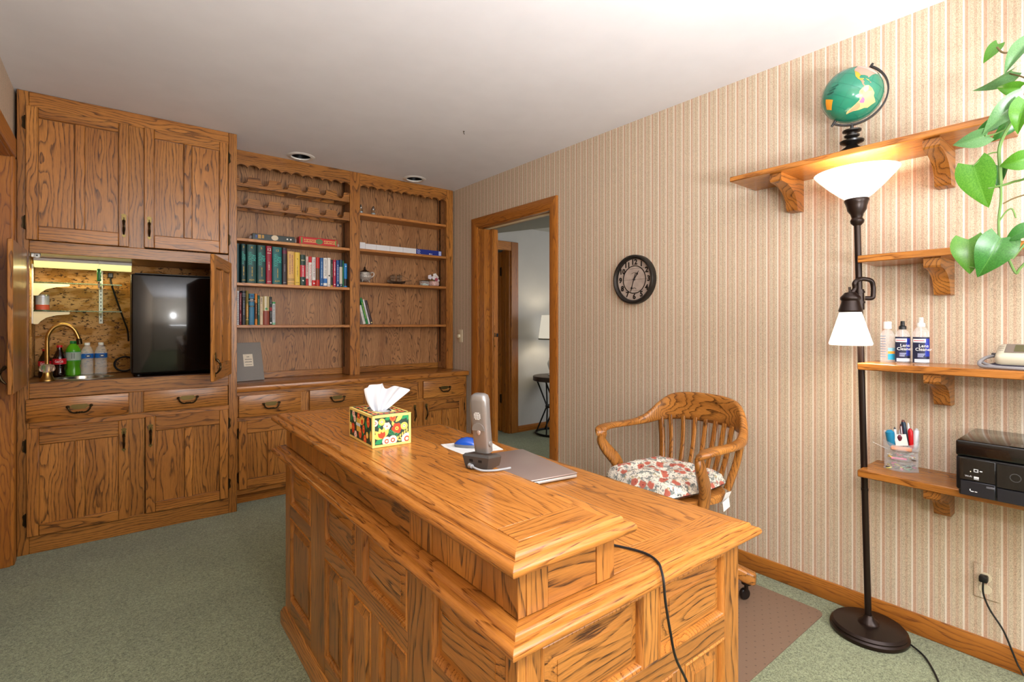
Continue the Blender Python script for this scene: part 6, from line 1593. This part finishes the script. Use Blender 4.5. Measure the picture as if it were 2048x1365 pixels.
# ------------------------------------------------------------ clear pen organizer with pens
po = thing('pen_organizer', 'clear acrylic pen organizer with small drawers of clips', 'organizer', (2.372, 0.585, 0.6545), R(-78))
ACR = pm('acrylic', '#eef2f5', 0.04, alpha=0.16)
def arc_poly(w_, d_, n=10):
    """straight back, bowed front"""
    return [(w_ / 2, d_ / 2), (-w_ / 2, d_ / 2)] + [(-w_ / 2 + w_ * k / n, -d_ * 0.15 - d_ * 0.35 * math.sin(PI * k / n)) for k in range(n + 1)]
for z0, z1, q in ((0.0, 0.0025, 1.0), (0.040, 0.0425, 0.97), (0.076, 0.0785, 0.97)):
    B().prism(arc_poly(0.108 * q, 0.085 * q), lambda u, v, d: (u, v, d), z0, z1).done('tray_floor', ACR, po)
def shell(z0, z1, w_, d_, nm, slope=0.0):
    o_ = arc_poly(w_, d_); i_ = arc_poly(w_ - 0.004, d_ - 0.004)
    b = B()
    def zz(v, z): return z + slope * (v / d_) if z == z1 else z
    n = len(o_)
    for k in range(n):
        kk = (k + 1) % n
        A = [Vector((*o_[k], z0)), Vector((*o_[kk], z0)), Vector((*o_[kk], zz(o_[kk][1], z1))), Vector((*o_[k], zz(o_[k][1], z1)))]
        C = [Vector((*i_[k], z0)), Vector((*i_[kk], z0)), Vector((*i_[kk], zz(i_[kk][1], z1))), Vector((*i_[k], zz(i_[k][1], z1)))]
        b.poly(A); b.poly(C); b.poly([A[2], A[3], C[3], C[2]]); b.poly([A[0], A[1], C[1], C[0]])
    bmesh.ops.remove_doubles(b.bm, verts=b.bm.verts, dist=0.00005)
    b.done(nm, ACR, po)
shell(0.003, 0.038, 0.104, 0.082, 'drawer'); shell(0.043, 0.074, 0.104, 0.082, 'drawer'); shell(0.079, 0.118, 0.112, 0.088, 'cup', 0.040)
PC = ['#d8c76a', '#e06a9a', '#2f2b2b', '#7fae88', '#b8464a', '#d9d9d2', '#5a4a40', '#c9a14a']
for z_, cnt in ((0.004, 26), (0.044, 30)):
    for ci in range(4):
        b = B()
        for k in range(cnt // 4):
            x, y = random.uniform(-0.040, 0.040), random.uniform(-0.028, 0.028); a = random.uniform(0, PI)
            b.box(-0.009, 0.009, -0.0035, 0.0035, 0, 0.004, 0.001, 1, Matrix.Translation((x, y, z_ + random.uniform(0, 0.015))) @ Matrix.Rotation(a, 4, 'Z') @ Matrix.Rotation(random.uniform(-.4, .4), 4, 'Y'))
        o_ = b.done('clips', pm('clip_%d' % (ci + (0 if z_ < .01 else 4)), PC[ci + (0 if z_ < .01 else 4)], 0.4), po); o_['kind'] = 'stuff'
B().tube([(-0.028, -0.030, 0.047), (0.018, -0.034, 0.049)], 0.0035, 8).done('pink_marker', pm('pink_plastic', '#e0709a', 0.4), po)
B().box(-0.030, 0.034, -0.040, -0.010, 0.0795, 0.092, 0.003).done('eraser', pm('peach', '#d99a78', 0.7), po)
def pen(x, y, h, r_, col_, lab, lean=(0, 0), tip=None, clip=None, name='pen', z0=0.082):
    R3 = Matrix.Rotation(R(-78), 4, 'Z')
    base = Vector((2.372, 0.585, 0.6545)) + R3 @ Vector((x, y, z0))
    t = thing(name, lab, 'pen', tuple(base), group='pens in the clear organizer'); t.rotation_euler = (lean[0], lean[1], R(-78))
    B().lathe([(r_ * .4, 0), (r_, .012), (r_, h * .93), (r_ * .8, h * .96)], n=12).done('barrel', pm('pen_' + col_.lstrip('#'), col_, 0.35), t)
    B().lathe([(r_ * .8, h * .96), (r_ * .7, h), (r_ * .4, h + .004)], n=12).done('cap_end', pm('pen_' + (tip or col_).lstrip('#'), tip or col_, 0.35), t)
    if clip: B().box(-0.0015, 0.0015, -r_ - .003, -r_ - .001, h * .62, h * .94).done('clip', pm('pen_' + clip.lstrip('#'), clip, 0.35), t)
pen(-0.026, 0.006, 0.062, 0.0150, '#1c7fa8', 'short wide blue glitter marker in the organizer', (0.0, -0.16), name='marker')
pen(-0.012, 0.022, 0.070, 0.005, '#e6e6e6', 'white pen with dark end leaning left in the organizer', (-.1, -0.12), tip='#333a48')
pen(-0.002, 0.024, 0.066, 0.006, '#e9e9ec', 'thicker white pen beside the blue marker', (-.1, 0.0))
pen(0.008, 0.012, 0.088, 0.0045, '#5c2426', 'slim maroon pen standing tall in the organizer', (-.05, -0.1), tip='#3a1618', clip='#c9c9d0')
pen(0.018, 0.016, 0.104, 0.0075, '#1b2f45', 'tallest pen, dark navy with brown cap', (-.05, -0.12), tip='#6a3a34', clip='#1b2f45', name='marker')
pen(0.032, 0.012, 0.074, 0.0080, '#c8141c', 'bright red pen with looped clip in the organizer', (0, -0.06), clip='#c8141c', name='marker')
pen(0.026, 0.026, 0.092, 0.004, '#d6d6da', 'thin silver pen behind the red one', (-.1, -0.06))
pen(0.043, 0.014, 0.076, 0.0085, '#d3d6dc', 'clear white correction pen at the right of the organizer', (0, 0.04), tip='#b9bcc2', name='marker')
pen(-0.002, 0.004, 0.046, 0.008, '#5a1d2c', 'stubby maroon marker in the middle of the organizer', (0, -0.05), tip='#7a3040', name='marker')
R3 = Matrix.Rotation(R(-78), 4, 'Z')
nt = tag(B().box(-0.019, 0.019, -0.0006, 0.0006, 0.0, 0.044, mat=Matrix.Translation(Vector((2.372, 0.585, 0.6545)) + R3 @ Vector((0.004, -0.010, 0.094))) @ R3 @ Matrix.Rotation(R(-24), 4, 'X') @ Matrix.Rotation(R(-10), 4, 'Y')).done('note_card', pm('card_white', '#d9d6cf', 0.8)), 'small white card tucked among the pens', 'card')
nt2 = tag(B().box(-0.055, 0.0, -0.003, 0.003, 0.0, 0.0015, mat=Matrix.Translation(Vector((2.372, 0.585, 0.6545)) + R3 @ Vector((-0.036, -0.034, 0.0765))) @ R3 @ Matrix.Rotation(R(24), 4, 'Y')).done('plastic_ruler', CLEAR), 'clear plastic strip sticking out of the organizer', 'ruler')

# ------------------------------------------------------------ printer
pr = thing('printer', 'glossy black inkjet printer overhanging the lowest wall shelf', 'printer', (2.32, 0.175, 0.6545), world=True)
PBK = pm('printer_black', '#0d0c0c', 0.16, coat=0.4); PSA = pm('printer_satin', '#0e0e10', 0.35)
px0, px1, py0, py1, pz0, pz1 = 2.165, 2.460, -0.03, 0.388, 0.6545, 0.836
B().box(px0 + 0.020, px1, py0, py1 - 0.004, pz0, pz0 + 0.020, 0.003).box(px0 + 0.004, px1, py0, py1, pz0 + 0.020, pz1 - 0.052, 0.006, 2).done('body', PSA, pr)
B().box(px0 + 0.002, px1, py0 - 0.001, py1 + 0.001, pz1 - 0.0515, pz1, 0.007, 3).done('scanner_lid', PBK, pr)
B().box(px0 - 0.002, px0 + 0.004, 0.293, py1 - 0.010, pz0 + 0.056, pz1 - 0.056, 0.001).done('side_panel', PBK, pr)
B().box(px0 - 0.002, px0 + 0.0045, py0 + 0.01, 0.290, pz0 + 0.050, pz1 - 0.058, 0.001).done('front_panel', PBK, pr)
B().box(px0 - 0.0015, px0 + 0.0045, 0.293, py1 - 0.012, pz0 + 0.006, pz0 + 0.054, 0.002).box(px0 - 0.0015, px0 + 0.0045, py0 + 0.01, 0.290, pz0 + 0.006, pz0 + 0.048, 0.002).done('paper_cover', pm('printer_slate', '#1b1c22', 0.3), pr)
B().box(px0 - 0.003, px0 - 0.0012, 0.294, 0.314, pz0 + 0.040, pz0 + 0.046, 0.0008).done('finger_notch', pm('notch_grey', '#5a5a60', 0.3), pr)
def icon(y, z, w_, h_, mi='#c9c9cc', nm='icon'): return B().box(px0 - 0.0026, px0 - 0.0019, y - w_ / 2, y + w_ / 2, z - h_ / 2, z + h_ / 2).done(nm, pm('icon_' + mi.lstrip('#'), mi, 0.5), pr)
for (y, z, w_, h_) in ((0.338, pz0 + 0.094, 0.009, 0.002), (0.338, pz0 + 0.086, 0.009, 0.002), (0.3425, pz0 + 0.090, 0.002, 0.010), (0.3335, pz0 + 0.090, 0.002, 0.010), (0.326, pz0 + 0.090, 0.006, 0.003), (0.337, pz0 + 0.068, 0.012, 0.006), (0.337, pz0 + 0.0625, 0.012, 0.0015)): icon(y, z, w_, h_)
txt('Wi-Fi', 0.0075, pr, (px0 - 0.0030, 0.356, pz0 + 0.069), (0, -1, 0), (0, 0, 1), pm('icon_c9c9cc', '#c9c9cc', 0.5), 'lettering')
icon(0.351, pz0 + 0.085, 0.0025, 0.003, '#f3e2c4', 'indicator_light')
for (y, z, w_, h_) in ((0.347, pz0 + 0.022, 0.007, 0.002), (0.338, pz0 + 0.022, 0.006, 0.002), (0.352, pz0 + 0.026, 0.002, 0.006)): icon(y, z, w_, h_, '#e8e8ea')
B().lathe([(0.011, 0), (0.011, 0.001), (0.013, 0.001), (0.013, 0)], n=28, mat=Matrix.Translation((px0 - 0.0018, 0.248, pz0 + 0.088)) @ Matrix.Rotation(R(-90), 4, 'Y'), cap=False).done('round_emblem', pm('emblem_grey', '#3a3a3c', 0.4), pr)
B().box(px0 + 0.004, px0 + 0.06, py0 + 0.02, 0.262, pz1 + 0.0002, pz1 + 0.0012).done('control_panel', pm('panel_black', '#050506', 0.1), pr)

# ================================================================== hanging pothos
pt = thing('hanging_pothos', 'hanging pothos with heart-shaped green leaves trailing past the shelves', 'plant', (2.02, 0.03, 2.0), world=True)
LEAFM = []
for i, (c1_, c2_) in enumerate((('#3a7416', '#558a2a'), ('#235a1c', '#39752c'), ('#4d7846', '#66905c'))):
    m_ = bpy.data.materials.new('pothos_leaf_%d' % i); m_.use_nodes = True
    g = NT(m_); tc = g.n.new('ShaderNodeTexCoord'); s_ = g.sep(tc.outputs['Object'])
    mid_ = g.ramp(g.math('ABSOLUTE', s_[0]), [(0.0, 1.0), (0.0016, 0.0)])
    vein = g.n.new('ShaderNodeTexWave'); vein.inputs['Scale'].default_value = 26; vein.inputs['Distortion'].default_value = 1.0
    g.l.new(g.comb(g.math('ADD', s_[1], g.math('MULTIPLY', g.math('ABSOLUTE', s_[0]), 0.8)), 0.0, 0.0), vein.inputs['Vector'])
    n_ = g.noise(tc.outputs['Object'], 35, 2)[0]
    base = g.mix(g.ramp(n_, [(0.35, 0.0), (0.7, 1.0)]), c1_, c2_)
    base = g.mix(g.math('MULTIPLY', vein.outputs['Fac'], 0.22), base, c2_)
    g.l.new(g.mix(mid_, base, '#6fa048'), g.n['Principled BSDF'].inputs['Base Color'])
    p_ = g.n['Principled BSDF']; p_.inputs['Roughness'].default_value = 0.3; p_.inputs['Subsurface Weight'].default_value = 0.0
    LEAFM.append(m_)
def leaf_mesh(mi, fold, curl):
    b = B(); N1, N2 = 14, 5; rows = []
    for i in range(N1 + 1):
        t = i / N1
        # half width of a heart shaped blade along its length (y from notch to tip)
        w_ = 0.42 * (math.sin(PI * min(1, (t * 0.93 + 0.07)) ** 0.62)) ** 0.85 * (1 - 0.25 * t)
        row = []
        for j in range(-N2, N2 + 1):
            s__ = j / N2
            y = t - (0.12 * (1 - abs(s__)) * 0 if t > 0.2 else 0) - 0.16 * (1 - t) ** 4 * abs(s__) ** 1.2
            x = s__ * w_
            z = fold * abs(s__) * w_ * 0.9 - curl * (t - 0.3) ** 2 - 0.06 * (abs(s__) ** 3) * w_
            row.append(b.bm.verts.new((x, y, z)))
        rows.append(row)
    for i in range(N1):
        for j in range(2 * N2): b._f([rows[i][j], rows[i][j + 1], rows[i + 1][j + 1], rows[i + 1][j]])
    bmesh.ops.remove_doubles(b.bm, verts=b.bm.verts, dist=0.003)
    return b.mesh('leaf', LEAFM[mi], (0, 0, 0), ang=3.2)[0]
LV = [leaf_mesh(0, 0.15, 0.25), leaf_mesh(1, 0.30, 0.35), leaf_mesh(2, 0.55, 0.3), leaf_mesh(0, 0.45, 0.5), leaf_mesh(1, 0.8, 0.2)]
def put_leaf(base, tip, mi, roll, wide=1.0):
    base, tip = Vector(base), Vector(tip)
    y = tip - base; L = y.length * 1.04; y.normalize()
    view = (Vector((0, 0, 1.217)) - base).normalized()
    z = (view - y * view.dot(y)).normalized()
    z = Matrix.Rotation(roll, 3, y) @ z
    x = y.cross(z)
    o_ = bpy.data.objects.new('leaf', LV[mi]); COL.objects.link(o_)
    M_ = Matrix((x, y, z)).transposed()
    o_.rotation_euler = M_.to_euler(); o_.scale = (L * wide, L, L)
    o_.location = base - org(pt); o_.parent = pt
for base, tip, mi, roll, wide in (
    ((2.12, 0.281, 2.072), (2.12, 0.315, 2.030), 0, 0.5, 0.9), ((2.06, 0.211, 2.026), (2.06, 0.262, 1.960), 2, 0.6, 0.7), ((2.16, 0.255, 1.990), (2.16, 0.339, 1.954), 2, -0.9, 0.8),
    ((2.10, 0.231, 1.912), (2.10, 0.283, 1.930), 3, -0.2, 0.95), ((2.05, 0.220, 1.862), (2.05, 0.305, 1.792), 2, 0.35, 0.75), ((2.03, 0.212, 1.850), (2.03, 0.234, 1.768), 3, 0.4, 0.8),
    ((2.12, 0.238, 1.843), (2.12, 0.290, 1.775), 1, -0.5, 0.8), ((2.18, 0.290, 1.850), (2.18, 0.343, 1.832), 1, 0.2, 0.9), ((2.08, 0.300, 1.790), (2.08, 0.378, 1.778), 2, -0.2, 0.85),
    ((2.06, 0.210, 1.690), (2.06, 0.270, 1.684), 3, 0.1, 1.15), ((2.10, 0.335, 1.712), (2.10, 0.305, 1.578), 0, 0.25, 0.88), ((2.16, 0.275, 1.700), (2.16, 0.286, 1.640), 4, 0.6, 1.0),
    ((2.06, 0.208, 1.490), (2.06, 0.260, 1.462), 1, 0.5, 1.0), ((2.08, 0.343, 1.478), (2.08, 0.340, 1.374), 0, 0.05, 1.02), ((2.06, 0.266, 1.470), (2.06, 0.315, 1.360), 1, -0.1, 0.98),
    ((2.03, 0.12, 1.93), (2.02, 0.17, 1.84), 0, 0.4, 1.0), ((2.0, 0.05, 1.86), (1.98, 0.09, 1.75), 1, -0.3, 1.0), ((2.06, 0.16, 1.78), (2.05, 0.16, 1.68), 0, 0.3, 1.0), ((2.1, 0.14, 2.06), (2.13, 0.21, 2.04), 1, 0.4, 0.9)):
    put_leaf(base, tip, mi, roll, wide)
VM = pm('vine_green', '#5d7f3c', 0.45); VB = pm('vine_brown', '#6a5a34', 0.55)
def vine(pts, r_, m_=VM, nm='vine'): B().tube(spline(pts, 5), r_, 7).done(nm, m_, pt)
vine([(2.03, 0.05, 2.05), (2.06, 0.13, 2.04), (2.09, 0.19, 1.97), (2.1, 0.205, 1.883), (2.1, 0.242, 1.829), (2.1, 0.265, 1.784), (2.1, 0.276, 1.742), (2.1, 0.274, 1.681), (2.1, 0.272, 1.638)], 0.0045)
vine([(2.1, 0.272, 1.638), (2.1, 0.272, 1.587), (2.1, 0.277, 1.529), (2.1, 0.276, 1.462)], 0.0034)
vine([(2.1, 0.300, 1.630), (2.1, 0.271, 1.633), (2.1, 0.247, 1.638), (2.08, 0.205, 1.65), (2.05, 0.13, 1.75)], 0.0036)
vine([(2.1, 0.268, 1.577), (2.1, 0.242, 1.590), (2.1, 0.205, 1.598)], 0.0022, VB, 'aerial_root')
vine([(2.1, 0.275, 1.527), (2.1, 0.261, 1.552), (2.1, 0.248, 1.558), (2.1, 0.240, 1.530)], 0.0022, VM, 'tendril')
vine([(2.08, 0.16, 1.53), (2.1, 0.2, 1.474), (2.1, 0.223, 1.448), (2.1, 0.248, 1.409)], 0.0034)
vine([(2.1, 0.255, 1.407), (2.1, 0.240, 1.366), (2.1, 0.232, 1.378), (2.1, 0.211, 1.41), (2.1, 0.16, 1.50), (2.06, 0.10, 1.70)], 0.0036)
vine([(2.07, 0.300, 1.398), (2.07, 0.318, 1.387), (2.08, 0.340, 1.392)], 0.0022)
vine([(2.12, 0.283, 2.062), (2.11, 0.268, 2.036), (2.1, 0.245, 2.030), (2.08, 0.18, 2.04), (2.03, 0.06, 2.06)], 0.0028, VB)
vine([(2.1, 0.26, 1.80), (2.1, 0.29, 1.792), (2.08, 0.305, 1.788)], 0.0024)
vine([(2.1, 0.276, 1.735), (2.1, 0.30, 1.735), (2.1, 0.335, 1.708)], 0.0022)
vine([(2.16, 0.26, 1.985), (2.12, 0.22, 1.94), (2.1, 0.222, 1.89)], 0.0022, VB)
B().lathe([(0.070, 1.93), (0.085, 1.94), (0.105, 2.07), (0.112, 2.075), (0.112, 2.095), (0.104, 2.095), (0.100, 2.075)], (2.02, 0.0, 0), 32).done('pot', pm('white_pot', '#d8d5cc', 0.4), pt)
for k in range(3):
    a = 2 * PI * k / 3
    B().tube([(2.02 + 0.108 * math.cos(a), 0.108 * math.sin(a), 2.09), (2.02, 0.0, 2.40), (2.02, 0.0, 2.4395)], 0.002, 6).done('hanger_cord', pm('cord_tan', '#a58e6a', 0.8), pt)
